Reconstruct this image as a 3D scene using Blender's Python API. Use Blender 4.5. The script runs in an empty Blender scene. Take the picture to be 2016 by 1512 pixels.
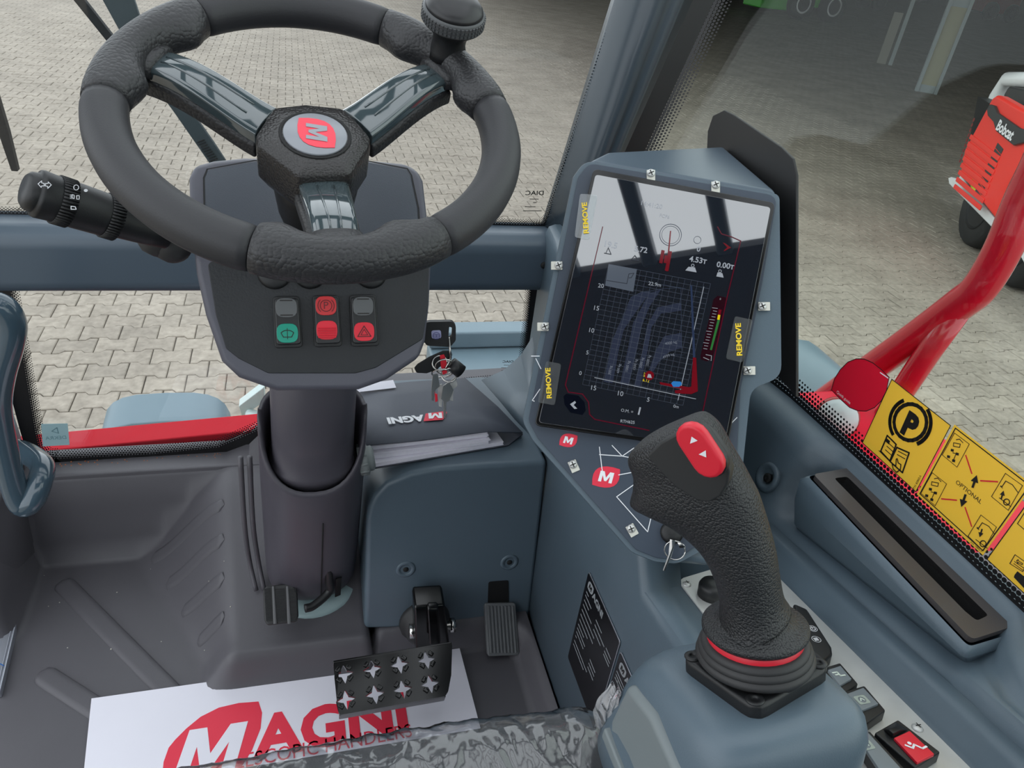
import bpy, bmesh, math, random
from mathutils import Vector as V, Matrix
random.seed(7)
S = bpy.context.scene
COL = S.collection
PI = math.pi

# ------------------------------------------------------------------ camera
FPX = 1456.0
CAM = V((0.0, 0.0, 1.05))
_X = V((5192, -196, FPX)).normalized()
_Z = -V((-321, 2306, FPX)); _Z = (_Z - _X * _Z.dot(_X)).normalized()
_Y = _Z.cross(_X)
ROT = Matrix((_X, _Y, _Z))                  # camera (x right, y down, z forward) -> world
cd = bpy.data.cameras.new('camera'); cam = bpy.data.objects.new('camera', cd); COL.objects.link(cam)
cd.sensor_width = 36.0; cd.lens = FPX * 36.0 / 2016.0; cd.clip_start = 0.02; cd.clip_end = 300
_r = ROT @ V((1, 0, 0)); _u = ROT @ V((0, -1, 0)); _b = ROT @ V((0, 0, -1))
M4 = Matrix((( _r.x, _u.x, _b.x, CAM.x), (_r.y, _u.y, _b.y, CAM.y), (_r.z, _u.z, _b.z, CAM.z), (0, 0, 0, 1)))
cam.matrix_world = M4
S.camera = cam

# ------------------------------------------------------------------ light
w = bpy.data.worlds.new('overcast_sky'); S.world = w; w.use_nodes = True
bg = w.node_tree.nodes['Background']
bg.inputs[0].default_value = (0.90, 0.955, 1.0, 1); bg.inputs[1].default_value = 1.55
S.view_settings.view_transform = 'Standard'
S.view_settings.look = 'None'
S.view_settings.gamma = 1.0
S.view_settings.use_curve_mapping = False
S.view_settings.exposure = 0.35

# ------------------------------------------------------------------ geometry helpers
def ray(px, py): return (ROT @ V((px - 1008, py - 756, FPX))).normalized()
def at(px, py, x=None, y=None, z=None):
    d = ray(px, py)
    if x is not None: t = (x - CAM.x) / d.x
    elif y is not None: t = (y - CAM.y) / d.y
    else: t = (z - CAM.z) / d.z
    return CAM + d * t
def proj(p):
    c = ROT.transposed() @ (V(p) - CAM)
    return (1008 + FPX * c.x / c.z, 756 + FPX * c.y / c.z, c.z)

class Plane:
    def __init__(s, o, n, u=None):
        s.o = V(o); s.n = V(n).normalized()
        u = V(u) if u is not None else V((1, 0, 0))
        s.u = (u - s.n * u.dot(s.n)).normalized(); s.v = s.n.cross(s.u)
    def px(s, x, y, h=0.0):
        d = ray(x, y); o = s.o + s.n * h
        return CAM + d * ((o - CAM).dot(s.n) / d.dot(s.n))
    def loc(s, x, y, h=0.0):
        p = s.px(x, y, h) - s.o; return (p.dot(s.u), p.dot(s.v))
    def p(s, a, b, h=0.0): return s.o + s.u * a + s.v * b + s.n * h
    def off(s, h): return Plane(s.o + s.n * h, s.n, s.u)

def smooth(a, b, t):
    t = min(1, max(0, (t - a) / (b - a))); return t * t * (3 - 2 * t)
def lerp(a, b, t): return a + (b - a) * t

def tag(o, label=None, cat=None, group=None, kind=None):
    if label: o['label'] = label
    if cat: o['category'] = cat
    if group: o['group'] = group
    if kind: o['kind'] = kind
    return o
WL = {}
def thing(name, label, cat, loc, group=None):
    o = bpy.data.objects.new(name, None); COL.objects.link(o); o.location = V(loc)
    o.empty_display_size = 0.05
    WL[o.name] = V(loc)
    return tag(o, label, cat, group)

def obj(name, verts, faces, mat, parent=None, bevel=0, seg=2, sm=True, uv=None, wn=True, org=None):
    vs = [V(v) for v in verts]
    lo = V((min(v.x for v in vs), min(v.y for v in vs), min(v.z for v in vs)))
    hi = V((max(v.x for v in vs), max(v.y for v in vs), max(v.z for v in vs)))
    c = V(((lo.x + hi.x) / 2, (lo.y + hi.y) / 2, lo.z)) if org is None else V(org)
    me = bpy.data.meshes.new(name)
    me.from_pydata([v - c for v in vs], [], faces)
    if uv:
        l = me.uv_layers.new(name='UVMap')
        for i, lp in enumerate(me.loops): l.data[i].uv = uv[lp.vertex_index]
    bm = bmesh.new(); bm.from_mesh(me); bmesh.ops.recalc_face_normals(bm, faces=bm.faces); bm.to_mesh(me); bm.free()
    if sm:
        for p in me.polygons: p.use_smooth = True
    me.materials.append(mat)
    return link(name, me, c, parent, bevel, seg, sm and wn)
def link(name, me, c, parent=None, bevel=0, seg=2, wn=True):
    o = bpy.data.objects.new(name, me); COL.objects.link(o)
    c = V(c); WL[o.name] = c
    if parent is not None:
        o.parent = parent; o.location = c - WL[parent.name]
    else: o.location = c
    if bevel:
        b = o.modifiers.new('bevel', 'BEVEL'); b.width = bevel; b.segments = seg; b.limit_method = 'ANGLE'; b.angle_limit = math.radians(28)
        b.harden_normals = False
    if wn:
        wm = o.modifiers.new('wn', 'WEIGHTED_NORMAL'); wm.keep_sharp = True; wm.weight = 80
    return o

def rnd(pts, r, seg=4):
    """round the corners of a 2-D polygon; r is one radius or a list"""
    n = len(pts); out = []
    for i in range(n):
        p = V(pts[i][:2]); a = V(pts[i - 1][:2]); b = V(pts[(i + 1) % n][:2])
        rr = r[i] if isinstance(r, (list, tuple)) else r
        da = (a - p); db = (b - p); la = da.length; lb = db.length
        if rr <= 0 or la < 1e-9 or lb < 1e-9: out.append((p.x, p.y)); continue
        da /= la; db /= lb
        cosang = max(-1, min(1, da.dot(db))); ang = math.acos(cosang)
        if ang > PI - 0.05: out.append((p.x, p.y)); continue
        t = min(rr / math.tan(ang / 2), la * .49, lb * .49)
        s = p + da * t; e = p + db * t
        for k in range(seg + 1):
            q = k / seg
            z = s * (1 - q) ** 2 + p * 2 * q * (1 - q) + e * q * q
            out.append((z.x, z.y))
    return out

def ringmesh(rings, cap0=True, cap1=True, closed=True):
    n = len(rings[0]); vs = [p for r in rings for p in r]; fs = []
    for i in range(len(rings) - 1):
        for k in range(n if closed else n - 1):
            a = i * n + k; b = i * n + (k + 1) % n
            fs.append((a, b, b + n, a + n))
    if cap0: fs.append(tuple(range(n - 1, -1, -1)))
    if cap1: fs.append(tuple(range((len(rings) - 1) * n, len(rings) * n)))
    return vs, fs
def loft(name, rings, mat, parent=None, cap0=True, cap1=True, closed=True, **k):
    vs, fs = ringmesh(rings, cap0, cap1, closed)
    return obj(name, vs, fs, mat, parent, **k)
def slab(name, poly3, dirv, mat, parent=None, **k):
    d = V(dirv)
    return loft(name, [[V(p) for p in poly3], [V(p) + d for p in poly3]], mat, parent, **k)
def plate(name, pl, pts, h0, h1, mat, parent=None, r=0, px=True, **k):
    """flat plate on a plane: outline in photo pixels (or plane metres), from height h0 to h1"""
    q = [pl.loc(p[0], p[1], max(h0, h1)) for p in pts] if px else pts
    if r: q = rnd(q, r)
    return loft(name, [[pl.p(a, b, h0) for a, b in q], [pl.p(a, b, h1) for a, b in q]], mat, parent, **k)
def box(name, lo, hi, mat, parent=None, **k):
    x0, y0, z0 = lo; x1, y1, z1 = hi
    return slab(name, [(x0, y0, z0), (x1, y0, z0), (x1, y1, z0), (x0, y1, z0)], (0, 0, z1 - z0), mat, parent, **k)

def frames(path):
    path = [V(p) for p in path]; T = []
    for i in range(len(path)):
        a = path[max(0, i - 1)]; b = path[min(len(path) - 1, i + 1)]
        T.append((b - a).normalized())
    up = V((0, 0, 1)) if abs(T[0].z) < .9 else V((0, 1, 0))
    u = T[0].cross(up).normalized(); out = []
    for t in T:
        u = (u - t * u.dot(t)).normalized(); out.append((u, t.cross(u)))
    return out
def tube_rings(path, rad, seg=12):
    fr = frames(path); rings = []
    for i, p in enumerate(path):
        r = rad[i] if isinstance(rad, (list, tuple)) else rad
        u, v = fr[i]
        rings.append([V(p) + (u * math.cos(2 * PI * k / seg) + v * math.sin(2 * PI * k / seg)) * r for k in range(seg)])
    return rings
def tube(name, path, rad, mat, parent=None, seg=12, **k):
    k.setdefault('wn', False)
    return loft(name, tube_rings(path, rad, seg), mat, parent, **k)
def bez(pts, n=8):
    """Catmull-Rom through points"""
    P = [V(p) for p in pts]; P = [P[0] * 2 - P[1]] + P + [P[-1] * 2 - P[-2]]; out = []
    for i in range(1, len(P) - 2):
        for k in range(n):
            t = k / n
            out.append(.5 * ((2 * P[i]) + (P[i + 1] - P[i - 1]) * t + (2 * P[i - 1] - 5 * P[i] + 4 * P[i + 1] - P[i + 2]) * t * t + (3 * P[i] - P[i - 1] - 3 * P[i + 1] + P[i + 2]) * t ** 3))
    out.append(P[-2]); return out
def lathe(name, o, ax, prof, mat, parent=None, seg=32, uref=(1, 0, 0), **k):
    pl = Plane(o, ax, uref); rings = []
    for r, h in prof:
        rings.append([pl.p(r * math.cos(2 * PI * i / seg), r * math.sin(2 * PI * i / seg), h) for i in range(seg)])
    k.setdefault('wn', False)
    return loft(name, rings, mat, parent, **k)
def multi(parts):
    """join (verts, faces) chunks"""
    vs = []; fs = []
    for v, f in parts:
        b = len(vs); vs += v; fs += [tuple(i + b for i in q) for q in f]
    return vs, fs

# 2-D fills with holes, and lettering, via curve objects turned into meshes
def fill2d(loops, ext):
    cu = bpy.data.curves.new('tmp', 'CURVE'); cu.dimensions = '2D'; cu.fill_mode = 'BOTH'; cu.extrude = ext / 2
    for l in loops:
        sp = cu.splines.new('POLY'); sp.points.add(len(l) - 1); sp.use_cyclic_u = True
        for i, (a, b) in enumerate(l): sp.points[i].co = (a, b, 0, 1)
    o = bpy.data.objects.new('tmp', cu); me = bpy.data.meshes.new_from_object(o)
    vs = [v.co.copy() for v in me.vertices]; fs = [tuple(p.vertices) for p in me.polygons]
    bpy.data.objects.remove(o); bpy.data.curves.remove(cu); bpy.data.meshes.remove(me)
    return vs, fs
_tc = {}
def text2d(s, bold=0.0, spacing=1.0):
    k = (s, bold, spacing)
    if k in _tc: return _tc[k]
    cu = bpy.data.curves.new('tmp', 'FONT'); cu.body = s; cu.size = 1; cu.offset = bold; cu.resolution_u = 3; cu.space_character = spacing
    o = bpy.data.objects.new('tmp', cu); me = bpy.data.meshes.new_from_object(o)
    vs = [v.co.copy() for v in me.vertices]; fs = [tuple(p.vertices) for p in me.polygons]
    bpy.data.objects.remove(o); bpy.data.curves.remove(cu); bpy.data.meshes.remove(me)
    x0 = min(v.x for v in vs); x1 = max(v.x for v in vs)
    vs = [V((v.x - x0, v.y, 0)) for v in vs]
    _tc[k] = (vs, fs, x1 - x0); return _tc[k]
def textchunk(s, pl, p0, p1, h=0.0004, bold=0.0, hs=1.0, mirror=False, px=True, shear=0.0):
    vs, fs, wd = text2d(s, bold)
    a = pl.px(p0[0], p0[1], h) if px else pl.p(p0[0], p0[1], h)
    b = pl.px(p1[0], p1[1], h) if px else pl.p(p1[0], p1[1], h)
    d = (b - a); sc = d.length / wd; d.normalize(); up = pl.n.cross(d)
    if mirror: a, d = b, -d
    return [a + d * (v.x + v.y * shear) * sc + up * v.y * sc * hs for v in vs], fs
def text(name, s, pl, p0, p1, mat, parent, **k):
    vs, fs = textchunk(s, pl, p0, p1, **k)
    return obj(name, vs, fs, mat, parent, sm=False)
def linechunk(pl, pts, wd, h=0.0004, px=True, closed=False):
    q = [V(pl.loc(p[0], p[1], h)) if px else V(p) for p in pts]
    if closed: q.append(q[0])
    vs = []; fs = []
    for i in range(len(q) - 1):
        d = (q[i + 1] - q[i])
        if d.length < 1e-9: continue
        d.normalize(); nn = V((-d.y, d.x)) * wd / 2; e = d * wd * .3
        b = len(vs)
        for z in (q[i] - e + nn, q[i] - e - nn, q[i + 1] + e - nn, q[i + 1] + e + nn): vs.append(pl.p(z.x, z.y, h))
        fs.append((b, b + 1, b + 2, b + 3))
    return vs, fs
def polychunk(pl, pts, h=0.0004, px=True):
    q = [pl.px(p[0], p[1], h) if px else pl.p(p[0], p[1], h) for p in pts]
    return q, [tuple(range(len(q)))]
def joined(name, chunks, mat, parent, **k):
    vs, fs = multi(chunks); k.setdefault('sm', False)
    return obj(name, vs, fs, mat, parent, **k)
def each(name, chunks, mat, parent, **k):
    return [joined(name, [c], mat, parent, **k) for c in chunks]
def circ(cx, cy, r, n=24, ry=None, a0=0, a1=2 * PI):
    ry = r if ry is None else ry
    full = abs(a1 - a0 - 2 * PI) < 1e-6
    return [(cx + r * math.cos(a0 + (a1 - a0) * k / (n if full else n - 1)), cy + ry * math.sin(a0 + (a1 - a0) * k / (n if full else n - 1))) for k in range(n)]
def leaf(cx, cy, w, h, rot=0.0, n=8):
    """leaf badge: round at top-left and bottom-right, pointed at the other two corners"""
    base = []
    for s in (1, -1):
        for k in range(n):
            t = k / n; q = V((-.5 * s, -.5 * s)) * (1 - t) ** 2 + V((-.74 * s, .74 * s)) * 2 * t * (1 - t) + V((.5 * s, .5 * s)) * t * t
            base.append((q.x * w, q.y * h))
    c, s = math.cos(rot), math.sin(rot)
    return [(cx + a * c - b * s, cy + a * s + b * c) for a, b in base]
LETTER_M = [(-.5, -.5), (-.27, -.5), (-.27, .12), (-.08, -.38), (.08, -.38), (.27, .12), (.27, -.5), (.5, -.5), (.5, .5), (.2, .5), (0, -.06), (-.2, .5), (-.5, .5)]
def letter_m(cx, cy, w, h, rot=0.0, lean=0.1):
    c, s = math.cos(rot), math.sin(rot); o = []
    for a, b in LETTER_M:
        a = a * w + b * h * lean; b = b * h
        o.append((cx + a * c - b * s, cy + a * s + b * c))
    return o

# ------------------------------------------------------------------ materials
def lin(c):
    f = lambda v: v / 12.92 if v <= .04045 else ((v + .055) / 1.055) ** 2.4
    return tuple(f(x / 255) for x in c) + (1,)
def mat(name, rgb, rough=.5, metal=0, bump=None, var=0.0, spec=.5, coat=0, vscale=14.0, rvar=0.0):
    m = bpy.data.materials.new(name); m.use_nodes = True; nt = m.node_tree; N = nt.nodes; L = nt.links
    b = N['Principled BSDF']; c = lin(rgb)
    b.inputs['Base Color'].default_value = c; b.inputs['Roughness'].default_value = rough; b.inputs['Metallic'].default_value = metal
    b.inputs['Specular IOR Level'].default_value = spec; b.inputs['Coat Weight'].default_value = coat; b.inputs['Coat Roughness'].default_value = .05
    tc = N.new('ShaderNodeTexCoord')
    if var or rvar:
        nz = N.new('ShaderNodeTexNoise'); nz.inputs['Scale'].default_value = vscale; nz.inputs['Detail'].default_value = 6
        L.new(tc.outputs['Object'], nz.inputs['Vector'])
        if var:
            mx = N.new('ShaderNodeMix'); mx.data_type = 'RGBA'
            mx.inputs[6].default_value = tuple(x * (1 - var) for x in c[:3]) + (1,); mx.inputs[7].default_value = tuple(min(1, x * (1 + var)) for x in c[:3]) + (1,)
            L.new(nz.outputs['Fac'], mx.inputs[0]); L.new(mx.outputs[2], b.inputs['Base Color'])
        if rvar:
            mr = N.new('ShaderNodeMapRange'); mr.inputs[3].default_value = rough - rvar; mr.inputs[4].default_value = rough + rvar
            L.new(nz.outputs['Fac'], mr.inputs[0]); L.new(mr.outputs[0], b.inputs['Roughness'])
    if bump:
        kind, sc, st = bump
        if kind == 'voronoi':
            t = N.new('ShaderNodeTexVoronoi'); t.feature = 'F1'; t.inputs['Scale'].default_value = sc; t.inputs['Randomness'].default_value = .8
            mr2 = N.new('ShaderNodeMath'); mr2.operation = 'POWER'; mr2.inputs[1].default_value = 2.2; L.new(t.outputs['Distance'], mr2.inputs[0]); out = mr2.outputs[0]
        else:
            t = N.new('ShaderNodeTexNoise'); t.inputs['Scale'].default_value = sc; t.inputs['Detail'].default_value = 4; out = t.outputs['Fac']
        L.new(tc.outputs['Object'], t.inputs['Vector'])
        bp = N.new('ShaderNodeBump'); bp.inputs['Strength'].default_value = abs(st); bp.inputs['Distance'].default_value = .0009 if kind == 'voronoi' else .0012; bp.invert = (kind == 'voronoi')
        L.new(out, bp.inputs['Height']); L.new(bp.outputs[0], b.inputs['Normal'])
    return m
def glow(name, rgb, st):
    m = bpy.data.materials.new(name); m.use_nodes = True; nt = m.node_tree
    b = nt.nodes['Principled BSDF']; b.inputs['Base Color'].default_value = (0, 0, 0, 1); b.inputs['Emission Color'].default_value = lin(rgb); b.inputs['Emission Strength'].default_value = st
    b.inputs['Roughness'].default_value = .1
    return m
def clear(name, tint=(1, 1, 1), refl=.6, rough=0.0, haze=0.0, bump=None, ior=1.45):
    """thin transparent sheet: transmits, with a Fresnel reflection and optional milky haze"""
    m = bpy.data.materials.new(name); m.use_nodes = True; nt = m.node_tree; N = nt.nodes; L = nt.links
    N.remove(N['Principled BSDF']); out = N['Material Output']
    tr = N.new('ShaderNodeBsdfTransparent'); tr.inputs[0].default_value = tint + (1,)
    gl = N.new('ShaderNodeBsdfAnisotropic'); gl.inputs['Roughness'].default_value = rough
    fr = N.new('ShaderNodeLayerWeight'); fr.inputs['Blend'].default_value = .5      # Schlick reflectance, same from both sides
    pw = N.new('ShaderNodeMath'); pw.operation = 'POWER'; pw.inputs[1].default_value = 5; L.new(fr.outputs['Facing'], pw.inputs[0])
    sk = N.new('ShaderNodeMath'); sk.operation = 'MULTIPLY_ADD'; sk.inputs[1].default_value = .96; sk.inputs[2].default_value = .04; L.new(pw.outputs[0], sk.inputs[0])
    mu = N.new('ShaderNodeMath'); mu.operation = 'MULTIPLY'; mu.inputs[1].default_value = refl; mu.use_clamp = True; L.new(sk.outputs[0], mu.inputs[0])
    mx = N.new('ShaderNodeMixShader'); L.new(mu.outputs[0], mx.inputs[0])
    if haze:
        df = N.new('ShaderNodeBsdfDiffuse'); df.inputs[0].default_value = (.85, .85, .87, 1)
        m2 = N.new('ShaderNodeMixShader'); m2.inputs[0].default_value = haze
        L.new(tr.outputs[0], m2.inputs[1]); L.new(df.outputs[0], m2.inputs[2]); L.new(m2.outputs[0], mx.inputs[1])
    else: L.new(tr.outputs[0], mx.inputs[1])
    L.new(gl.outputs[0], mx.inputs[2]); L.new(mx.outputs[0], out.inputs[0])
    if bump:
        tc = N.new('ShaderNodeTexCoord'); t = N.new('ShaderNodeTexNoise'); t.noise_type = 'RIDGED_MULTIFRACTAL'; t.inputs['Scale'].default_value = bump[0]; t.inputs['Detail'].default_value = 4; t.inputs['Distortion'].default_value = .6
        mp = N.new('ShaderNodeMapping'); mp.inputs['Rotation'].default_value = (0, 0, .6); mp.inputs['Scale'].default_value = (1.6, .45, 1); L.new(tc.outputs['Object'], mp.inputs[0]); L.new(mp.outputs[0], t.inputs['Vector'])
        bp = N.new('ShaderNodeBump'); bp.inputs['Strength'].default_value = bump[1]; bp.inputs['Distance'].default_value = .004
        L.new(t.outputs['Fac'], bp.inputs['Height'])
        for s in (gl.inputs['Normal'], fr.inputs['Normal']): L.new(bp.outputs[0], s)
    return m
def frit_mat():
    m = bpy.data.materials.new('frit_dots'); m.use_nodes = True; nt = m.node_tree; N = nt.nodes; L = nt.links
    N.remove(N['Principled BSDF']); out = N['Material Output']
    uv = N.new('ShaderNodeUVMap'); sp = N.new('ShaderNodeSeparateXYZ'); L.new(uv.outputs[0], sp.inputs[0])
    def mth(op, a, b=None, c=None):
        n = N.new('ShaderNodeMath'); n.operation = op
        for i, q in enumerate((a, b, c)):
            if q is None: continue
            if isinstance(q, (int, float)): n.inputs[i].default_value = q
            else: L.new(q, n.inputs[i])
        return n.outputs[0]
    u, v = sp.outputs[0], sp.outputs[1]
    row = mth('FLOOR', v); par = mth('MULTIPLY', mth('MODULO', row, 2.0), .5)
    du = mth('SUBTRACT', mth('FRACT', mth('ADD', u, par)), .5); dv = mth('SUBTRACT', mth('FRACT', v), .5)
    d = mth('SQRT', mth('ADD', mth('MULTIPLY', du, du), mth('MULTIPLY', dv, dv)))
    rad = mth('MULTIPLY_ADD', row, -.075, .56)
    dot = mth('LESS_THAN', d, rad); sol = mth('LESS_THAN', v, 0.0)
    k = mth('MAXIMUM', dot, sol)
    tr = N.new('ShaderNodeBsdfTransparent'); bl = N.new('ShaderNodeBsdfPrincipled')
    bl.inputs['Base Color'].default_value = (.006, .006, .007, 1); bl.inputs['Roughness'].default_value = .35
    mx = N.new('ShaderNodeMixShader'); L.new(k, mx.inputs[0]); L.new(tr.outputs[0], mx.inputs[1]); L.new(bl.outputs[0], mx.inputs[2]); L.new(mx.outputs[0], out.inputs[0])
    return m

TRIM = mat('blue_grey_trim', (86, 101, 112), .38, bump=('noise', 900, .12), var=.04)
TRIMS = mat('blue_grey_satin', (76, 89, 101), .34, var=.03)
MATB = mat('rubber_mat', (84, 82, 87), .5, bump=('noise', 1200, .15), var=.08)
SHROUD = mat('shroud_plastic', (74, 71, 79), .42, bump=('noise', 1100, .12), var=.04)
PODM = mat('pod_plastic', (80, 80, 90), .42, bump=('noise', 1100, .12))
BLK = mat('black_plastic', (22, 23, 25), .45, bump=('noise', 900, .1))
BLKP = mat('switch_panel_black', (24, 27, 31), .42, bump=('noise', 420, .25), var=.25, vscale=30)
BLKG = mat('black_gloss_paint', (12, 12, 13), .16, var=.1)
SEAL = mat('black_seal', (14, 14, 15), .7)
LEATH = mat('wheel_leather', (44, 44, 46), .44, bump=('voronoi', 300, .8))
SOFT = mat('wheel_smooth_skin', (44, 44, 47), .52, bump=('noise', 700, .15))
HUBL = mat('hub_leather', (40, 38, 38), .28, bump=('voronoi', 400, .7))
SPOKE = mat('smoked_gloss', (62, 74, 78), .06, spec=.8, coat=1.0)
GRIP = mat('joystick_leather', (34, 35, 37), .42, bump=('voronoi', 620, .8))
RUB = mat('rubber_boot', (44, 44, 45), .55)
PEDAL = mat('pedal_rubber', (104, 106, 108), .45)
POSTM = mat('dark_post_trim', (56, 66, 74), .26)
RED = mat('red_plastic', (214, 32, 52), .38)
REDP = mat('red_print', (226, 44, 70), .5)
REDV = mat('red_vehicle_paint', (196, 18, 44), .22, coat=.5)
REDM = mat('red_chassis_paint', (190, 14, 36), .6, spec=.2)
REDS = mat('red_side_paint', (222, 26, 56), .5, spec=.25)
GREEN = mat('green_plastic', (0, 140, 118), .32)
WHITE = mat('white_print', (235, 236, 240), .5)
GREYP = mat('grey_print', (150, 154, 158), .4)
PAPER = mat('paper', (228, 226, 236), .55, var=.02)
STEEL = mat('brushed_steel', (206, 206, 204), .42, metal=.45, var=.12, rvar=.1, vscale=40)
CHROME = mat('nickel', (205, 203, 200), .18, metal=1)
ALU = mat('aluminium', (190, 194, 204), .34, metal=.8, var=.06)
YEL = mat('yellow_sticker', (255, 204, 64), .4)
def film_mat(name, rgb, k=.45):
    m = mat(name, rgb, .4); N = m.node_tree.nodes; L = m.node_tree.links
    t = N.new('ShaderNodeBsdfTranslucent'); t.inputs[0].default_value = lin(rgb); x = N.new('ShaderNodeMixShader'); x.inputs[0].default_value = k
    L.new(N['Principled BSDF'].outputs[0], x.inputs[1]); L.new(t.outputs[0], x.inputs[2]); L.new(x.outputs[0], N['Material Output'].inputs[0])
    return m
STKY = film_mat('yellow_window_sticker', (255, 214, 72), .22); STKR = film_mat('red_window_sticker', (230, 30, 62), .3)
INK = mat('black_ink', (22, 20, 18), .45)
FABRIC = mat('seat_fabric', (40, 42, 46), .85, bump=('noise', 800, .5), var=.15)
POUCH = mat('pouch_nylon', (84, 88, 98), .62, bump=('noise', 1600, .3), var=.05)
TEAL = mat('bare_primer_plate', (158, 180, 182), .4)
SWGREY = mat('switch_grey', (112, 120, 126), .35)
GLASS = clear('window_glass', (.98, .99, .99), .8)
GLASSG = clear('tinted_side_glass', (.90, .93, .90), .5)
FILMC = clear('clear_tab_film', (.93, .95, .95), 1.2, .06, .04)
WRAP = clear('plastic_wrap', (.93, .94, .96), 2.7, .10, .06, (34, .32))
WRAPT = clear('gathered_plastic', (.93, .94, .96), 4.5, .08, .34, (60, 1.0))
FRIT = frit_mat()
# ================================================================== OUTSIDE
GZ = -1.2
def paving_mat(name, far):
    m = bpy.data.materials.new(name); m.use_nodes = True; nt = m.node_tree; N = nt.nodes; L = nt.links; b = N['Principled BSDF']
    b.inputs['Roughness'].default_value = .8
    g = N.new('ShaderNodeNewGeometry')
    def nz(sc, det=5):
        t = N.new('ShaderNodeTexNoise'); t.inputs['Scale'].default_value = sc; t.inputs['Detail'].default_value = det; L.new(g.outputs['Position'], t.inputs['Vector']); return t.outputs['Fac']
    r = N.new('ShaderNodeValToRGB'); e = r.color_ramp.elements
    e[0].position = .3; e[0].color = lin((124, 116, 105)); e[1].position = .72; e[1].color = lin((171, 162, 149))
    mm = N.new('ShaderNodeMath'); mm.operation = 'MULTIPLY_ADD'; mm.inputs[1].default_value = .45
    L.new(nz(2.2), mm.inputs[0])
    m2 = N.new('ShaderNodeMath'); m2.operation = 'MULTIPLY'; m2.inputs[1].default_value = .55; L.new(nz(28), m2.inputs[0]); L.new(m2.outputs[0], mm.inputs[2])
    L.new(mm.outputs[0], r.inputs[0])
    col = r.outputs[0]
    if far:
        br = N.new('ShaderNodeTexBrick'); br.inputs['Scale'].default_value = 1.0; br.inputs['Brick Width'].default_value = .2; br.inputs['Row Height'].default_value = .14; br.inputs['Mortar Size'].default_value = .006
        br.inputs['Color1'].default_value = (1, 1, 1, 1); br.inputs['Color2'].default_value = (.86, .86, .86, 1); br.inputs['Mortar'].default_value = (.5, .48, .45, 1)
        L.new(g.outputs['Position'], br.inputs['Vector'])
        x = N.new('ShaderNodeMix'); x.data_type = 'RGBA'; x.blend_type = 'MULTIPLY'; x.inputs[0].default_value = 1
        L.new(col, x.inputs[6]); L.new(br.outputs['Color'], x.inputs[7]); col = x.outputs[2]
    else:
        oi = N.new('ShaderNodeObjectInfo'); mr = N.new('ShaderNodeMapRange'); mr.inputs[3].default_value = .88; mr.inputs[4].default_value = 1.1; L.new(oi.outputs['Random'], mr.inputs[0])
        x = N.new('ShaderNodeMix'); x.data_type = 'RGBA'; x.blend_type = 'MULTIPLY'; x.inputs[0].default_value = 1
        cc = N.new('ShaderNodeCombineColor'); [L.new(mr.outputs[0], cc.inputs[i]) for i in range(3)]
        L.new(col, x.inputs[6]); L.new(cc.outputs[0], x.inputs[7]); col = x.outputs[2]
    L.new(col, b.inputs['Base Color'])
    bp = N.new('ShaderNodeBump'); bp.inputs['Strength'].default_value = .5; bp.inputs['Distance'].default_value = .004; L.new(nz(60), bp.inputs['Height']); L.new(bp.outputs[0], b.inputs['Normal'])
    return m
PAVE = paving_mat('paver_concrete', False); PAVEF = paving_mat('paving_far', True)
JOINT = mat('joint_sand', (96, 90, 82), .95, var=.2, vscale=30)
# ground: joint bed near the machine, paved surface beyond
near = (-7.0, 9.0, 1.0, 15.0)
g_v = []; g_f = []
def gq(x0, x1, y0, y1, z):
    b = len(g_v); g_v.extend([(x0, y0, z), (x1, y0, z), (x1, y1, z), (x0, y1, z)]); g_f.append((b, b + 1, b + 2, b + 3))
gq(-60, 90, 14.8, 120, GZ - .003); gq(-60, 90, -40, 1, GZ - .003); gq(-60, -6.85, 1, 14.8, GZ - .003); gq(8.8, 90, 1, 14.8, GZ - .003)
ground = obj('pavement', g_v, g_f, PAVEF, sm=False); tag(ground, 'grey interlocking block paving of the yard around the machine', kind='structure')
obj('joint_bed', [(-8, 0, GZ - .012), (10, 0, GZ - .012), (10, 16, GZ - .012), (-8, 16, GZ - .012)], [(0, 1, 2, 3)], JOINT, ground, sm=False)
# double-T pavers
PW, PH = .2, .14
hx = PW / 2 - .0025; a1 = .0825 - .0025; a2 = .0575 - .0025
top = [(-hx, -a1), (-.06, -a1), (-.04, -a2), (.04, -a2), (.06, -a1), (hx, -a1), (hx, a1), (.06, a1), (.04, a2), (-.04, a2), (-.06, a1), (-hx, a1)]
pv = [(x, y, -.014) for x, y in top] + [(x, y, -.004) for x, y in top] + [(x * .955, y * .94, 0) for x, y in top]
pf = []
for k in range(12):
    n_ = (k + 1) % 12
    pf += [(k, n_, n_ + 12, k + 12), (k + 12, n_ + 12, n_ + 24, k + 24)]
pf.append(tuple(range(24, 36)))
wins = [(0, 0, 1240, 445), (40, 560, 525, 870), (840, 560, 1055, 745), (1240, 0, 2016, 1150)]
def vis(p):
    x, y, z = proj(p)
    return z > 0 and any(a - 30 < x < c + 30 and b - 30 < y < d + 30 for a, b, c, d in wins)
spots = []
for j in range(int(1 / PH), int(15 / PH) + 1):
    yy = j * PH + .04
    for i in range(-36, 46):
        xx = i * PW + (PW / 2 if j % 2 else 0)
        if xx < -6.95 or xx > 8.95 or yy > 14.95: continue
        p = V((xx, yy, GZ))
        spots.append(p)
spots.sort(key=lambda p: (p - CAM).length)
vis300 = [p for p in spots if any(a < proj(p)[0] < c and b < proj(p)[1] < d for a, b, c, d in wins)][:300]
key = set((round(p.x, 3), round(p.y, 3)) for p in vis300)
pm = bpy.data.meshes.new('paver'); pm.from_pydata(pv, [], pf); pm.materials.append(PAVE)
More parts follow.
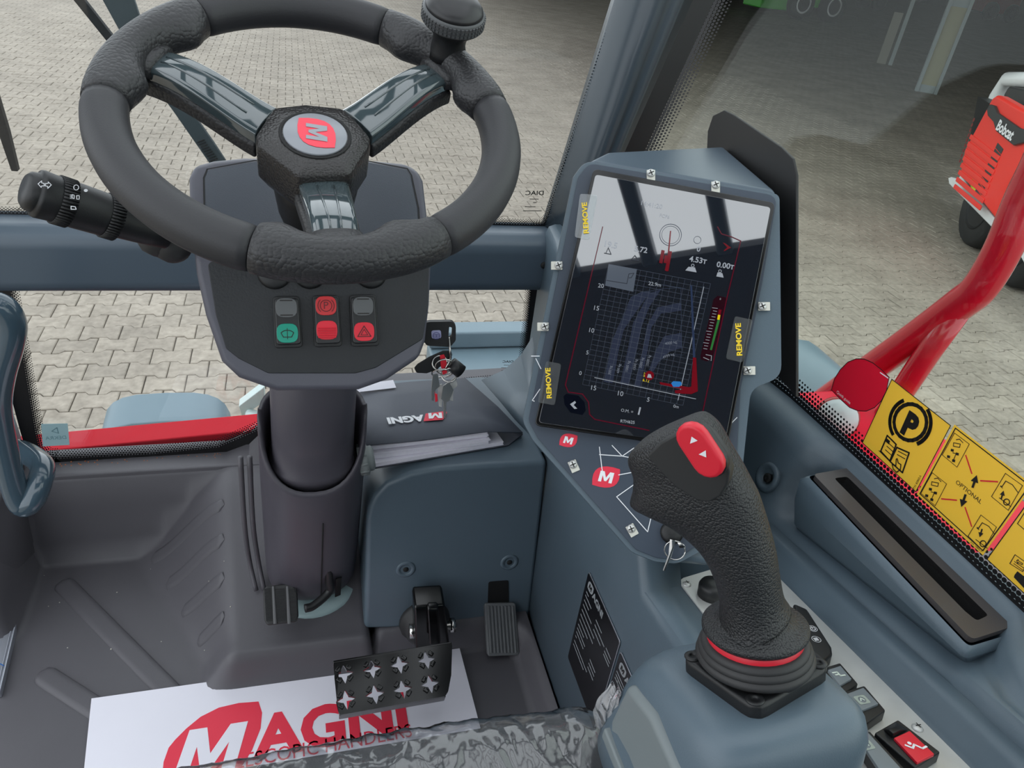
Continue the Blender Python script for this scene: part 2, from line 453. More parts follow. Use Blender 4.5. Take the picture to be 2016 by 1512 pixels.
for p in vis300:
    o = bpy.data.objects.new('paver', pm); COL.objects.link(o); o.parent = ground
    o.location = p + V((random.uniform(-.001, .001), random.uniform(-.001, .001), random.uniform(-.003, .002))) - WL[ground.name]
    o.rotation_euler = (random.gauss(0, .008), random.gauss(0, .008), random.gauss(0, .006))
ch = []
for p in spots:
    if (round(p.x, 3), round(p.y, 3)) in key: continue
    c, s = math.cos(random.gauss(0, .006)), random.gauss(0, .006); tx, ty = random.gauss(0, .007), random.gauss(0, .007); dz = random.uniform(-.003, .002)
    ch.append(([V((p.x + x * c - y * s, p.y + x * s + y * c, GZ + z + dz + x * tx + y * ty)) for x, y, z in pv], pf))
vs, fs = multi(ch)
fld = obj('paver_field', vs, fs, PAVE, ground, sm=False); fld['kind'] = 'stuff'

# --- open shed: posts, plus an unseen roof and walls added for shade
SHED = mat('shed_galvanised', (128, 138, 140), .5, var=.08)
SHEDI = mat('post_infill', (140, 138, 112), .7, var=.1)
pA = at(1822, 182, z=GZ); pB = at(1752, 128, z=GZ)
ax_ = V((.8, -.6, 0)).normalized(); ay_ = V((.6, .8, 0))
th = thing('shed_post', 'wide galvanised post with olive concrete infill standing in the yard', 'post', pA)
hw = .2
for s in (-1, 1):
    c = pA + ax_ * s * hw
    slab('flange', [c + ax_ * .035 + ay_ * .09, c - ax_ * .035 + ay_ * .09, c - ax_ * .035 - ay_ * .09, c + ax_ * .035 - ay_ * .09], (0, 0, 3.7), SHED, th, bevel=.004)
slab('infill', [pA + ax_ * .17 + ay_ * .03, pA - ax_ * .17 + ay_ * .03, pA - ax_ * .17 - ay_ * .03, pA + ax_ * .17 - ay_ * .03], (0, 0, 1.75), SHEDI, th)
for zz in (0, 1.75): slab('cross_bar', [pA + ax_ * .17 + ay_ * .05 + V((0, 0, zz)), pA - ax_ * .17 + ay_ * .05 + V((0, 0, zz)), pA - ax_ * .17 - ay_ * .05 + V((0, 0, zz)), pA + ax_ * .17 - ay_ * .05 + V((0, 0, zz))], (0, 0, .16), SHED, th)
th = thing('shed_post', 'slim grey post just left of the wide olive one', 'post', pB)
slab('upright', [pB + ax_ * .05 + ay_ * .06, pB - ax_ * .05 + ay_ * .06, pB - ax_ * .05 - ay_ * .06, pB + ax_ * .05 - ay_ * .06], (0, 0, 3.7), SHED, th, bevel=.004)
slab('guard_board', [pB - ax_ * .12 + ay_ * .02, pB - ax_ * .36 + ay_ * .02, pB - ax_ * .36 - ay_ * .02, pB - ax_ * .12 - ay_ * .02], (0, 0, 1.3), mat('guard_concrete', (120, 118, 108), .8, var=.1), th)
ROOFM = mat('shade_roof', (70, 72, 70), .8)
rf = thing('shade_roof', 'unseen grey shed roof added to shade the right of the yard', 'roof', (pA.x + 8, pA.y + 6, 4.2))
slab('roof_sheet', [(4.6, 6.0, 2.5), (58, -6, 2.5), (58, 70, 2.5), (3.0, 70, 2.5)], (0, 0, .12), ROOFM, rf, sm=False)  # unseen, its height and extent set to darken the far right yard
slab('shade_side_wall', [(58, -6, GZ), (58.2, -6, GZ), (58.2, 70, GZ), (58, 70, GZ)], (0, 0, 3.7), ROOFM, rf, sm=False)  # unseen walls, added to close off light under the roof
slab('shade_back_wall', [(3, 70, GZ), (58, 70, GZ), (58, 70.2, GZ), (3, 70.2, GZ)], (0, 0, 3.7), mat('shade_wall', (52, 54, 52), .85), rf, sm=False)

# --- machines standing in the yard
def wheel(parent, c, r, wd, axis, rim):
    axis = V(axis).normalized()
    t = lathe('tyre', V(c) - axis * wd / 2, axis, [(r * .58, 0), (r * .93, 0), (r, wd * .18), (r, wd * .82), (r * .93, wd), (r * .58, wd)], TYRE, parent, 24, uref=(0, 0, 1))
    lathe('wheel_rim', V(c) - axis * (wd / 2 + .012), axis, [(.0, .05), (r * .3, .05), (r * .42, .02), (r * .6, 0), (r * .6, wd + .02), (r * .42, wd), (0, wd - .03)], rim, t, 20, uref=(0, 0, 1))
TYRE = mat('tyre_rubber', (36, 36, 36), .85)
GRN = mat('green_machine_paint', (70, 176, 50), .35)
WHT = mat('white_machine_paint', (222, 224, 226), .4)
g0 = at(1555, 34, z=GZ); D = (g0 - CAM); k = D.length
th = thing('green_loader', 'bright green machine with white wheel rims far across the yard', 'vehicle', g0)
def gp(px, py, dy=0): return at(px, py, y=g0.y + dy)
u_ = V((1, .12, 0)).normalized(); f_ = V((-.12, 1, 0))
def gb(name, c, lx, ly, lz, m):
    return slab(name, [c - u_ * lx / 2 - f_ * ly / 2, c + u_ * lx / 2 - f_ * ly / 2, c + u_ * lx / 2 + f_ * ly / 2, c - u_ * lx / 2 + f_ * ly / 2], (0, 0, lz), m, th, bevel=.05)
sc = k / 34.0
gb('front_weight', g0 - u_ * 1.3 * sc + V((0, 0, .28)), 1.35 * sc, 1.2, .75 * sc, GRN)
gb('hood', g0 - u_ * 1.3 * sc + V((0, 0, .28 + .75 * sc)), 1.2 * sc, 1.0, .35 * sc, WHT)
gb('chassis', g0 + u_ * .6 * sc + V((0, 0, .5)), 2.6 * sc, 1.3, 1.2, GRN)
gb('cab', g0 + u_ * .9 * sc + V((0, 0, 1.9)), 1.6 * sc, 1.3, 1.3, mat('dark_cab_glass', (30, 34, 34), .2))
for dx in (-.25, 1.25): wheel(th, g0 + u_ * dx * sc - f_ * .75 + V((0, 0, .62)), .62, .4, f_, WHT)
r0 = at(1710, 18, z=GZ)
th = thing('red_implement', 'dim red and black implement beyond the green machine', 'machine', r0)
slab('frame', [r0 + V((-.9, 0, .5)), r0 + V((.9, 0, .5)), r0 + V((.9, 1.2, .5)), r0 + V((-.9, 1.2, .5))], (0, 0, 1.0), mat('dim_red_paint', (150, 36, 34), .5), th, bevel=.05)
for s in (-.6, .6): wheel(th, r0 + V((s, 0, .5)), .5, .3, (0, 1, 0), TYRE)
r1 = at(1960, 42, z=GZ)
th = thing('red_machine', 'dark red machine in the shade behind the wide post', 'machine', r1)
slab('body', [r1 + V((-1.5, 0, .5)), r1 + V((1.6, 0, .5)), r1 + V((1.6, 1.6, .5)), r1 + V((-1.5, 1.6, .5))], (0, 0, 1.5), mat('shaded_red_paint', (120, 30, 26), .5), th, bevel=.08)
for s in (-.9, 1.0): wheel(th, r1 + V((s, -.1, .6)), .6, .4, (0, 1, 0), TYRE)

# compact loader seen from behind at the right edge
hd = ray(1318, -120); hd = V((hd.x, hd.y, 0)).normalized()
P0 = at(1874, 352, z=-.75)
LP = Plane(P0, V((-hd.y, hd.x, 0)), hd)                 # face towards the cab; u runs away, v up
if LP.v.z < 0: LP = Plane(P0, V((hd.y, -hd.x, 0)), hd)
if LP.n.dot(CAM - P0) < 0: LP = Plane(P0, -LP.n, hd)
LRED = mat('loader_red', (240, 54, 44), .35); LBLK = mat('loader_black', (40, 43, 46), .5)
th = thing('compact_loader', 'compact loader with orange-red engine door and white bumper by the right window', 'vehicle', V((P0.x, P0.y, GZ)))
back = -LP.n
d_ = plate('engine_door', LP, [(1953, 192), (1962, 186), (2075, 250), (2040, 440), (1965, 432), (1957, 430), (1889, 343), (1898, 295)], 0, .12, LRED, th, bevel=.03, seg=3)
for k in range(8):   # horizontal louvres, slanting with the door
    y0 = 268 + k * 14
    a = LP.loc(1938 - k * 4.6, y0); b = LP.loc(1997 - k * 5.2, y0 + 44)
    q = [(a[0], a[1]), (b[0], b[1]), (b[0], b[1] + .045), (a[0], a[1] + .045)]
    plate('louvre', LP, q, .118, .132, LRED, d_, px=False, bevel=.006)
for k in range(9):
    x, y = 2003 - k * 5.6, 298 + k * 11.5
    a = LP.loc(x, y); plate('vent_slot', LP, [(a[0], a[1]), (a[0] + .16, a[1] - .02), (a[0] + .16, a[1] + .025), (a[0], a[1] + .045)], .121, .124, LBLK, d_, px=False)
for k in range(9):
    x, y = 1942 - k * 3.4, 240 + k * 10
    a = LP.loc(x, y); plate('vent_hole', LP, circ(a[0], a[1], .02, 8), .121, .124, mat('vent_shadow', (110, 20, 20), .8) if k == 0 else bpy.data.materials['vent_shadow'], d_, px=False)
bd = plate('badge', LP, [(1948, 205), (1957, 208), (1963, 222), (2006, 252), (2030, 258), (2030, 276), (2016, 280), (1994, 286), (1960, 258), (1955, 240), (1944, 228), (1942, 215)], .12, .15, LBLK, d_, bevel=.008)
text('badge_lettering', 'Bobcat', LP, (1960, 254), (1990, 277), WHITE, bd, h=.153, bold=.03, hs=.9)
joined('yellow_mark', [linechunk(LP, [(1914, 356), (1913, 368), (1930, 389)], .035, .123)], mat('chalk_yellow', (188, 190, 40), .8), d_)
plate('bumper', LP, [(1866, 350), (1872, 348), (1885, 352), (1890, 345), (1960, 432), (2080, 500), (2080, 640), (1990, 470), (1960, 456), (1868, 362)], -.15, .04, WHT, th, bevel=.01)
slab('body', [LP.px(1925, 190, -.02), LP.px(2080, 280, -.02), LP.px(2080, 480, -.02), LP.px(1895, 350, -.02)], back * 1.4, LBLK, th)
tube('lift_arm', [LP.px(1940, 250, -.2), LP.px(1962, 190, -.2), LP.px(1984, 156, -.2), LP.px(2060, 158, -.2)], .07, WHT, th)
slab('engine_cover', [LP.px(1985, 168, -.1), LP.px(2080, 190, -.1), LP.px(2080, 260, -.1), LP.px(1972, 190, -.1)], back * .9, LBLK, th, bevel=.03)
for s in (-.75, -1.75):
    c = LP.p(s, 0, -.2); wheel(th, V((c.x, c.y, GZ + .42)), .42, .3, LP.n, LBLK)

# --- outside bodywork of this machine
BODY = mat('chassis_blue_grey', (108, 128, 138), .38, var=.06)
fz = thing('front_fender', 'blue-grey rounded wheel fender seen through the lower windscreen', 'fender', at(330, 860, y=1.9))
c0 = at(326, 848, y=1.95); fr_ = []
R0 = .185
for k in range(13):
    a = PI * (1 - k / 12)
    x = c0.x + math.copysign(abs(math.cos(a)) ** .6, math.cos(a)) * R0 * 1.0; z = c0.z - .06 + (abs(math.sin(a)) ** .6) * .145
    fr_.append((x, z))
rings = [[V((x, 1.92, z - .03)) for x, z in fr_] + [V((c0.x + (x - c0.x) * .93, 1.92, z - .044)) for x, z in reversed(fr_)],
         [V((c0.x + (x - c0.x) * .97, 2.03, z)) for x, z in fr_] + [V((c0.x + (x - c0.x) * .9, 2.03, z - .014)) for x, z in reversed(fr_)]]
loft('fender_shell', rings, BODY, fz, bevel=.004)
wheel(fz, V((c0.x, 2.12, c0.z - .36)), .3, .26, (1, 0, 0), LBLK)
cl = thing('chassis_lip', 'bright red chassis lip just outside the lower windscreen', 'chassis', at(300, 885, y=1.22))
a, b = at(95, 884, y=1.2), at(500, 846, y=1.2)
slab('lip', [a + V((-.1, 0, -.01)), b + V((.02, 0, 0)), b + V((.02, .05, .004)), a + V((-.1, .05, -.006))], (0, 0, -.08), REDM, cl, bevel=.003)
fb = thing('hose_bracket', 'pale steel hose bracket with a yellow tip beside the column', 'bracket', at(495, 830, y=1.45))
slab('bracket_plate', [at(470, 800, y=1.45), at(520, 762, y=1.45), at(522, 790, y=1.45), at(476, 822, y=1.45)], (0, .03, 0), mat('galvanised_pale', (196, 214, 212), .35), fb, bevel=.002)
tube('hose_fitting', [at(500, 815, y=1.43), at(488, 850, y=1.43)], [.018, .014], bpy.data.materials['galvanised_pale'], fb)
tube('yellow_cap', [at(468, 826, y=1.44), at(459, 832, y=1.44)], [.008, .004], YEL, fb)
bl = thing('front_body_panel', 'pale blue-grey body ledge outside the lower windscreen at right', 'body panel', at(980, 750, y=1.45))
pa, pb = at(840, 672, y=1.6), at(1100, 664, y=1.6)
slab('ledge', [V((pa.x, 1.28, pa.z - .03)), V((pb.x, 1.28, pa.z - .03)), V((pb.x, 1.6, pa.z)), V((pa.x, 1.6, pa.z))], (0, 0, -.2), BODY, bl, bevel=.01)
slab('rib', [V((pa.x, 1.56, pa.z)), V((pb.x, 1.56, pa.z)), V((pb.x, 1.62, pa.z)), V((pa.x, 1.62, pa.z))], (0, 0, .045), BODY, bl, bevel=.006)
for i in range(5):
    q = at(random.uniform(880, 1020), random.uniform(690, 735), z=pa.z - .012)
    lathe('dirt_fleck', q, (0, 0, 1), [(.004, 0), (.003, .002), (0, .002)], mat('pale_fleck', (206, 200, 184), .9) if i == 0 else bpy.data.materials['pale_fleck'], bl, 6)

# red tubular guard outside the right window
gx = .98
rg = thing('tubular_guard', 'bright red tubular guard rail outside the right window', 'guard rail', at(1700, 860, x=gx))
pts = [at(2120, 40, x=gx), at(2095, 190, x=gx), at(2060, 300, x=gx), at(2016, 392, x=gx), at(1975, 490, x=gx), at(1930, 565, x=gx), at(1888, 600, x=gx), at(1800, 665, x=gx), at(1700, 735, x=gx), at(1590, 812, x=gx), at(1540, 850, x=gx)]
tube('rail', bez(pts, 6), .0255, REDV, rg, 16)
tube('branch_rail', [at(1885, 612, x=gx), at(1830, 690, x=gx), at(1775, 772, x=gx), at(1690, 900, x=gx), at(1640, 980, x=gx)], .0195, REDV, rg, 14)
rb = thing('chassis_cover', 'red body side below the right window', 'body panel', (1.0, .4, .1))
slab('side_panel', [V((.74, -.3, .43)), V((1.05, -.3, .43)), V((1.05, .95, .39)), V((.74, .95, .39))], (0, 0, -.35), REDS, rb, bevel=.02, seg=3)
slab('step_grip', [V((.76, .42, .431)), V((.98, .42, .431)), V((.98, .5, .428)), V((.76, .5, .428))], (0, 0, .006), mat('grip_grey', (120, 112, 118), .7), rb)
slab('step_grip', [V((.76, .2, .436)), V((.98, .2, .436)), V((.98, .29, .434)), V((.76, .29, .434))], (0, 0, .006), bpy.data.materials['grip_grey'], rb)
cx = at(1612, 790, x=1.1)
wf = thing('rear_fender', 'small pale blue-grey fender outside beside the black plate', 'fender', cx)
loft('fender_shell', [[cx + V((0, dy, .0)) + V((0, 0, .0)) + V((math.cos(a) * .1, 0, math.sin(a) * .08)) for a in [PI * k / 8 for k in range(9)]] + [cx + V((0, dy, 0)) + V((math.cos(a) * .09, 0, math.sin(a) * .07)) for a in [PI * (8 - k) / 8 for k in range(9)]] for dy in (-.06, .14)], BODY, wf)
lm = thing('marker_lamp', 'round clear and red marker lamp low behind the frit dots', 'lamp', at(1645, 815, x=.9))
q = at(1648, 822, x=.86)
lathe('lamp_body', q, (-.5, -.6, .3), [(.0, -.03), (.03, -.03), (.036, 0), (.034, .012)], mat('lamp_red', (170, 50, 50), .3), lm, 24)
tube('lamp_stalk', [q + V((.02, .02, -.02)), V((q.x + .03, q.y + .03, .385))], .012, BLK, lm, 10)
lathe('lens', q, (-.5, -.6, .3), [(.034, .010), (.026, .022), (.012, .028), (0, .029)], mat('lamp_clear', (190, 196, 200), .15), lm, 24, cap0=False)

# ================================================================== CAB SHELL
def stru(o, label): return tag(o, label, kind='structure')
# ---- rubber mat as one height field
def mz(x, y):
    plat = .06 + .115 * smooth(.80, 1.10, y) ** .8 if y > .80 else .06
    t = min(1, max(0, (y - .82) / .28)); xb = lerp(-.172, -.32, t); xt = lerp(-.118, -.135, t)
    s = min(1, max(0, (x - xb) / (xt - xb))); s = lerp(s, s * s * (3 - 2 * s), .75)
    s *= smooth(.758, .788, y) * (1 - smooth(.083, .094, x))
    z = plat * s
    z = max(z, .178 * smooth(1.068, 1.094, y))
    if x > .05:                                    # raised lip round the pedal well
        dx = max(0, x - .285); dy = max(0, y - .738)
        d = math.hypot(dx, dy) - .04 if (dx > 0 or dy > 0) else -1
        z = max(z, .052 * smooth(0, .022, d) * smooth(.09, .10, x))
    if x < -.44: z = max(z, .20 * smooth(-.452, -.478, x) * smooth(.90, .935, y))
    # fillets along the foot of the front wall
    return z
st = .0065; nx = int((.354 + .50) / st) + 1; ny = int((1.135 - .05) / st) + 1
mv = [V((-.50 + i * st, .05 + j * st, mz(-.50 + i * st, .05 + j * st))) for j in range(ny) for i in range(nx)]
mf = [(j * nx + i, j * nx + i + 1, (j + 1) * nx + i + 1, (j + 1) * nx + i) for j in range(ny - 1) for i in range(nx - 1)]
floor = obj('floor', mv, mf, MATB, wn=False); stru(floor, 'charcoal moulded rubber floor mat of the cab with raised ribs')
obj('floor_pan', [(-.7, -1.1, -.012), (.7, -1.1, -.012), (.7, 1.16, -.012), (-.7, 1.16, -.012)], [(0, 1, 2, 3)], SEAL, floor, sm=False)
def hit(px, py):
    d = ray(px, py); t = .6
    while t < 2.5:
        p = CAM + d * t
        if -.5 < p.x < .36 and p.z <= mz(p.x, p.y): return p
        t += .002
    return CAM + d * (1.05 / -d.z)
def rib(pa, pb, rp):
    a, b = hit(*pa), hit(*pb); d = V((b.x - a.x, b.y - a.y)); d.normalize(); n = V((-d.y, d.x)); outl = []
    for k in range(9): an = -PI / 2 + PI * k / 8; outl.append(V((b.x, b.y)) + (d * math.cos(an) + n * math.sin(an)) * rp)
    for k in range(9): an = PI / 2 + PI * k / 8; outl.append(V((a.x, a.y)) + (d * math.cos(an) + n * math.sin(an)) * rp)
    ca, cb = V((a.x, a.y)), V((b.x, b.y)); Lr = (cb - ca).length + 2 * rp; rows = []
    nr = max(14, int(Lr / .006))
    for k in range(nr + 1):
        q = k / nr; s = Lr * (.5 - .5 * math.cos(PI * q)) if k in (0, nr) else Lr * q
        e = min(s, Lr - s); hwid = rp if e >= rp else math.sqrt(max(0, rp * rp - (rp - e) ** 2)) + .0003
        c = ca + d * (s - rp); row = []
        ee = smooth(0, .003, e)
        for o, h in ((-1.12, -.003), (-1.0, .0004), (-.84, .0038 * ee), (-.4, .0042 * ee), (.4, .0042 * ee), (.84, .0038 * ee), (1.0, .0004), (1.12, -.003)):
            p = c + n * hwid * o; row.append(V((p.x, p.y, mz(p.x, p.y) + h)))
        rows.append(row)
    loft('rib', rows, MATB, floor, closed=False, cap0=False, cap1=False, wn=False)
z1 = lambda x, y: (x / 2.3186, 860 + y / 2.3186)
rib(z1(1000, 320), z1(712, 553), .0095); rib(z1(1000, 482), z1(780, 668), .0095); rib(z1(1000, 660), z1(850, 790), .0095); rib(z1(1000, 845), z1(925, 922), .0095)
rib(z1(300, 683), z1(780, 1170), .016); rib(z1(215, 1098), z1(470, 1262), .016)
for i in range(26):
    p = hit(random.uniform(60, 480), random.uniform(1080, 1340)); r = random.uniform(.0006, .0016)
    lathe('crumb', p, (0, 0, 1), [(r, 0), (r * .8, r * .8), (0, r)], mat('crumb_pale', (190, 186, 176), .9) if i == 0 else bpy.data.materials['crumb_pale'], floor, 5)

# ---- left side: dark door post, sill plate
wl = slab('wall_left', [V((-.62, .93, -.01)), V((-.472, .93, -.01)), V((-.462, 1.0, -.01)), V((-.455, 1.13, -.01)), V((-.62, 1.13, -.01))], (0, 0, .215), MATB, bevel=.012, seg=3); stru(wl, 'dark moulded kick wall at the foot of the left door post')
pl_ = loft('trim_1', [[V((x, y, z)) for x, y in ((-.62, 1.03), (-.50 + k, 1.05), (-.455 + k, 1.10), (-.455 + k, 1.15), (-.62, 1.15))] for z, k in ((.18, 0), (.55, -.01), (1.0, -.02), (1.66, -.02))], TRIM, bevel=.01); stru(pl_, 'blue-grey left windscreen post')
sp_ = thing('sill_plate', 'bare aluminium door sill plate at the left edge of the floor', 'sill plate', at(20, 1250, z=.012))
SPL = Plane((0, 0, .014), (0, 0, 1))
plate('plate', SPL, [(-40, 1140), (8, 1141), (50, 1150), (0, 1362), (-80, 1362)], -.014, .0, ALU, sp_, bevel=.002)
plate('raised_strip', SPL, [(32, 1146), (44, 1148), (-4, 1350), (-17, 1350)], 0, .002, ALU, sp_, bevel=.001)
q = SPL.px(16, 1158); lathe('screw', q, (0, 0, 1), [(.006, 0), (.006, .002), (.004, .003), (0, .003)], CHROME, sp_, 14)
text('blue_lettering', '91', SPL, (-4, 1321), (9, 1310), mat('blue_ink', (24, 92, 160), .5), sp_, hs=1.0, h=.0032)

# ---- front: sill under the glass, cross bar, windscreens
fw = loft('wall_front', [[V((x, y, z)) for y, z in ((1.09, .15), (1.0935, .1785), (1.10, .1800), (1.135, zt), (1.17, zt), (1.17, .1), (1.09, .1))] for x, zt in ((-.5, .177), (-.14, .179), (-.10, .195), (-.02, .285), (.08, .31), (.40, .318))], MATB, bevel=.002); stru(fw, 'dark ledge along the bottom of the lower windscreen')
cb = loft('trim_2', [[V((x, y, z)) for y, z in ((1.082, .527), (1.078, .54), (1.078, .588), (1.086, .606), (1.102, .617), (1.15, .619), (1.16, .52), (1.09, .52))] for x in (-.75, .46)], TRIMS, bevel=.006, seg=3); stru(cb, 'blue-grey cross bar between upper and lower windscreen')
lathe('bolt', at(1071, 522, y=1.078), (0, -1, 0), [(.006, 0), (.006, .002), (.003, .004), (0, .004)], SEAL, cb, 14)
def pane(name, poly, th, m, label, sm=False):
    return stru(slab(name, poly, th, m, sm=sm), label)
GY = 1.135
w2 = pane('window_2', [V((-.5, GY, .17)), V((-.14, GY, .19)), V((-.02, GY, .29)), V((.41, GY, .30)), V((.41, GY, .55)), V((-.52, GY, .55))], (0, .006, 0), GLASS, 'lower windscreen pane below the cross bar')
w1 = pane('window_1', [V((-.75, GY, .60)), V((.42, GY, .60)), V((.47, GY, .95)), V((.58, GY, 1.62)), V((-.75, GY, 1.62))], (0, .006, 0), GLASS, 'upper windscreen pane above the cross bar')
PITCH = .0046
def frit(parent, outer, mid, inner, name='frit_band', pitch=PITCH):
    """outer..mid solid black, mid..inner fading dots; all polylines of equal length"""
    vs = []; uv = []; fs = []; s = 0
    for i in range(len(mid)):
        if i: s += (V(mid[i]) - V(mid[i - 1])).length
        wI = (V(inner[i]) - V(mid[i])).length
        for p, vv in ((outer[i], -2.0), (mid[i], 0.0), (inner[i], 5.0)):
            vs.append(V(p)); uv.append((s / pitch, vv))
    for i in range(len(mid) - 1):
        for k in (0, 1): a = i * 3 + k; fs.append((a, a + 1, a + 4, a + 3))
    return obj(name, vs, fs, FRIT, parent, sm=False, uv=uv)
FP = Plane((0, GY - .0015, 0), (0, -1, 0))
def P(*q): return [FP.px(x, y) for x, y in q]
# lower pane: left edge, bottom left, right edge and bottom right
frit(w2, P((-60, 555), (0, 700), (40, 850), (60, 915), (100, 925), (150, 925)), P((18, 555), (45, 700), (70, 850), (78, 885), (88, 899), (110, 903)), P((36, 555), (62, 700), (88, 850), (95, 872), (102, 881), (118, 882)))
frit(w2, P((110, 925), (300, 915), (450, 905), (540, 860)), P((108, 903), (300, 893), (430, 880), (530, 838)), P((108, 886), (300, 876), (425, 864), (528, 818)))
frit(w2, P((1100, 555), (1090, 640), (1075, 700), (1062, 755), (1040, 770), (1000, 772), (860, 785)), P((1046, 555), (1038, 640), (1033, 700), (1028, 730), (1018, 743), (1000, 748), (860, 762)), P((1035, 555), (1027, 640), (1021, 700), (1014, 722), (1008, 730), (995, 735), (860, 748)))
# upper pane: bottom edge and right edge
frit(w1, P((-60, 450), (500, 455), (1040, 462), (1120, 470), (1150, 440), (1180, 380), (1300, 0), (1340, -120)), P((-60, 418), (500, 428), (1040, 442), (1072, 441), (1086, 425), (1100, 385), (1228, 0), (1268, -120)), P((-60, 405), (500, 416), (1040, 431), (1063, 430), (1072, 420), (1086, 382), (1212, 0), (1252, -120)))
LOGO = mat('glass_print', (54, 52, 48), .6)
joined('glass_mark', [textchunk('DIAC', FP, (1034, 384), (1070, 384), h=.001, bold=.02, mirror=True, hs=.75)] + [linechunk(FP, [(a, y), (b, y)], .0012, .001) for a, b, y in ((1043, 1060, 392), (1050, 1056, 399), (1034, 1054, 407), (1030, 1066, 415))], LOGO, w1)
joined('glass_mark', [textchunk('DIAC', FP, (989, 714), (1010, 714), h=.001, bold=.02, mirror=True, hs=.75)] + [linechunk(FP, [(a, y), (b, y)], .0009, .001) for a, b, y in ((992, 1006, 719), (987, 1016, 724), (987, 1008, 729))], LOGO, w2)
stk = plate('inspection_sticker', FP, [(81, 835), (133, 834), (137, 876), (84, 879)], .0005, .0012, mat('pale_blue_sticker', (172, 206, 212), .5), w2)
joined('sticker_print', [textchunk('DEKRA', FP, (90, 866), (131, 864), h=.0016, mirror=True), linechunk(FP, [(102, 849), (112, 842), (115, 853)], .0014, .0016, closed=True)], mat('sticker_teal_ink', (120, 160, 170), .6), stk)
# leaf litter on the ledge
for i in range(34):
    p = at(random.uniform(95, 470), 0, y=1.115) if False else V((random.uniform(-.43, -.15), random.uniform(1.118, 1.132), .178))
    lathe('grit', p, (0, 0, 1), [(.0016, 0), (.0012, .0015), (0, .002)], mat('rust_grit', (168, 104, 70), .9) if i == 0 else bpy.data.materials['rust_grit'], fw, 5)

# ---- right A-pillar
def pil(z):
    xl = .402 + (z - .636) * .165; xr = .488 + (z - .70) * .27
    return xl, xr
rings = []
for z in (.60, .70, .80, .90, 1.0, 1.2, 1.45, 1.66):
    xl, xr = pil(min(z, 1.1)); xl += max(0, z - 1.1) * .1; xr += max(0, z - 1.1) * .12; wd = xr - xl
    rings.append([V((x, y, z)) for x, y in ((xl, 1.135), (xl + .012, 1.10), (xl + wd * .25, 1.075), (xl + wd * .45, 1.066), (xl + wd * .5, 1.074), (xl + wd * .56, 1.066), (xl + wd * .72, 1.07), (xl + wd * .77, 1.08), (xr - .004, 1.085), (xr, 1.10), (xr, 1.15), (xl, 1.15))])
ap = loft('trim_3', rings, POSTM, wn=False); stru(ap, 'dark blue-grey right windscreen post with long grooves')
# ---- right side window (curved in plan), frit and sill
def glx(y, z):
    b = .632 - .06 * (y - .331) if y < .676 else lerp(.611, .470, ((y - .676) / .424) ** 1.35)
    lean = .02 + .26 * smooth(.5, 1.1, y)
    return b + (z - .58) * lean * (1 if z < 1.1 else 1)
gy = [-.9 + k * .1 for k in range(16)] + [.66, .72, .78, .84, .9, .95, 1.0, 1.05, 1.09]
gz = [.535, .7, .9, 1.1, 1.3, 1.62]
gv = [V((glx(y, min(z, 1.15)), y, z)) for y in gy for z in gz] + [V((glx(y, min(z, 1.15)) + .006, y, z)) for y in gy for z in gz]
n2 = len(gy) * len(gz); nzz = len(gz); gf = []
for i in range(len(gy) - 1):
    for k in range(nzz - 1):
        a = i * nzz + k; gf.append((a, a + 1, a + nzz + 1, a + nzz)); gf.append((n2 + a, n2 + a + nzz, n2 + a + nzz + 1, n2 + a + 1))
w3 = obj('window_3', gv, gf, GLASSG, wn=False); stru(w3, 'large right side window with dotted frit edge')
ys = [-.3, 0, .2, .331, .45, .56, .62, .676, .74, .8]
S0 = .5705
frit(w3, [V((glx(y, .562) - .002, y, .562)) for y in ys], [V((glx(y, S0) - .002, y, S0)) for y in ys], [V((glx(y, S0 + .027) - .002, y, S0 + .027)) for y in ys], pitch=.0054)
zs = [.62, .7, .765, .85, .98, 1.1, 1.25]
def pr(z, o): xl, xr = pil(min(z, 1.1)); return xr + o
frit(w3, [V((pr(z, -.02), 1.064, z)) for z in zs], [V((pr(z, .010), 1.060, z)) for z in zs], [V((pr(z, .030), 1.045, z)) for z in zs])

# ---- roof with bars (seen only as a reflection in the display) and rear shell
ce = slab('ceiling', [V((-.7, -.95, 1.64)), V((.7, -.95, 1.64)), V((.7, -.03, 1.64)), V((-.7, -.03, 1.64))], (0, 0, .05), mat('roof_lining', (60, 62, 66), .8)); stru(ce, 'dark roof lining behind the roof window')
for i, (x0, x1) in enumerate(((-.7, -.6), (-.10, -.05), (.12, .16), (.31, .35), (.62, .7))):
    tb = slab('trim_%d' % (4 + i), [V((x0, -.03, 1.64)), V((x1, -.03, 1.64)), V((x1, 1.1, 1.64)), V((x0, 1.1, 1.64))], (0, 0, .04), TRIMS, bevel=.008); stru(tb, 'roof bar %s over the operator' % ('one', 'two', 'three', 'four', 'five')[i])
tb = box('trim_9', (-.75, 1.06, 1.62), (.75, 1.16, 1.70), TRIMS, bevel=.01); stru(tb, 'front roof rail above the windscreen')
wb = slab('wall_back', [V((-.7, -1.0, -.01)), V((.7, -1.0, -.01)), V((.7, -.95, -.01)), V((-.7, -.95, -.01))], (0, 0, 1.16), TRIM, sm=False); stru(wb, 'blue-grey rear cab wall')
# ================================================================== RIGHT CONSOLE AND SIDE TRIM
def zc(y): return .432 + .2185 * (.505 - y)
def wx(y): return .355 + .036 * smooth(.82, 1.09, y)
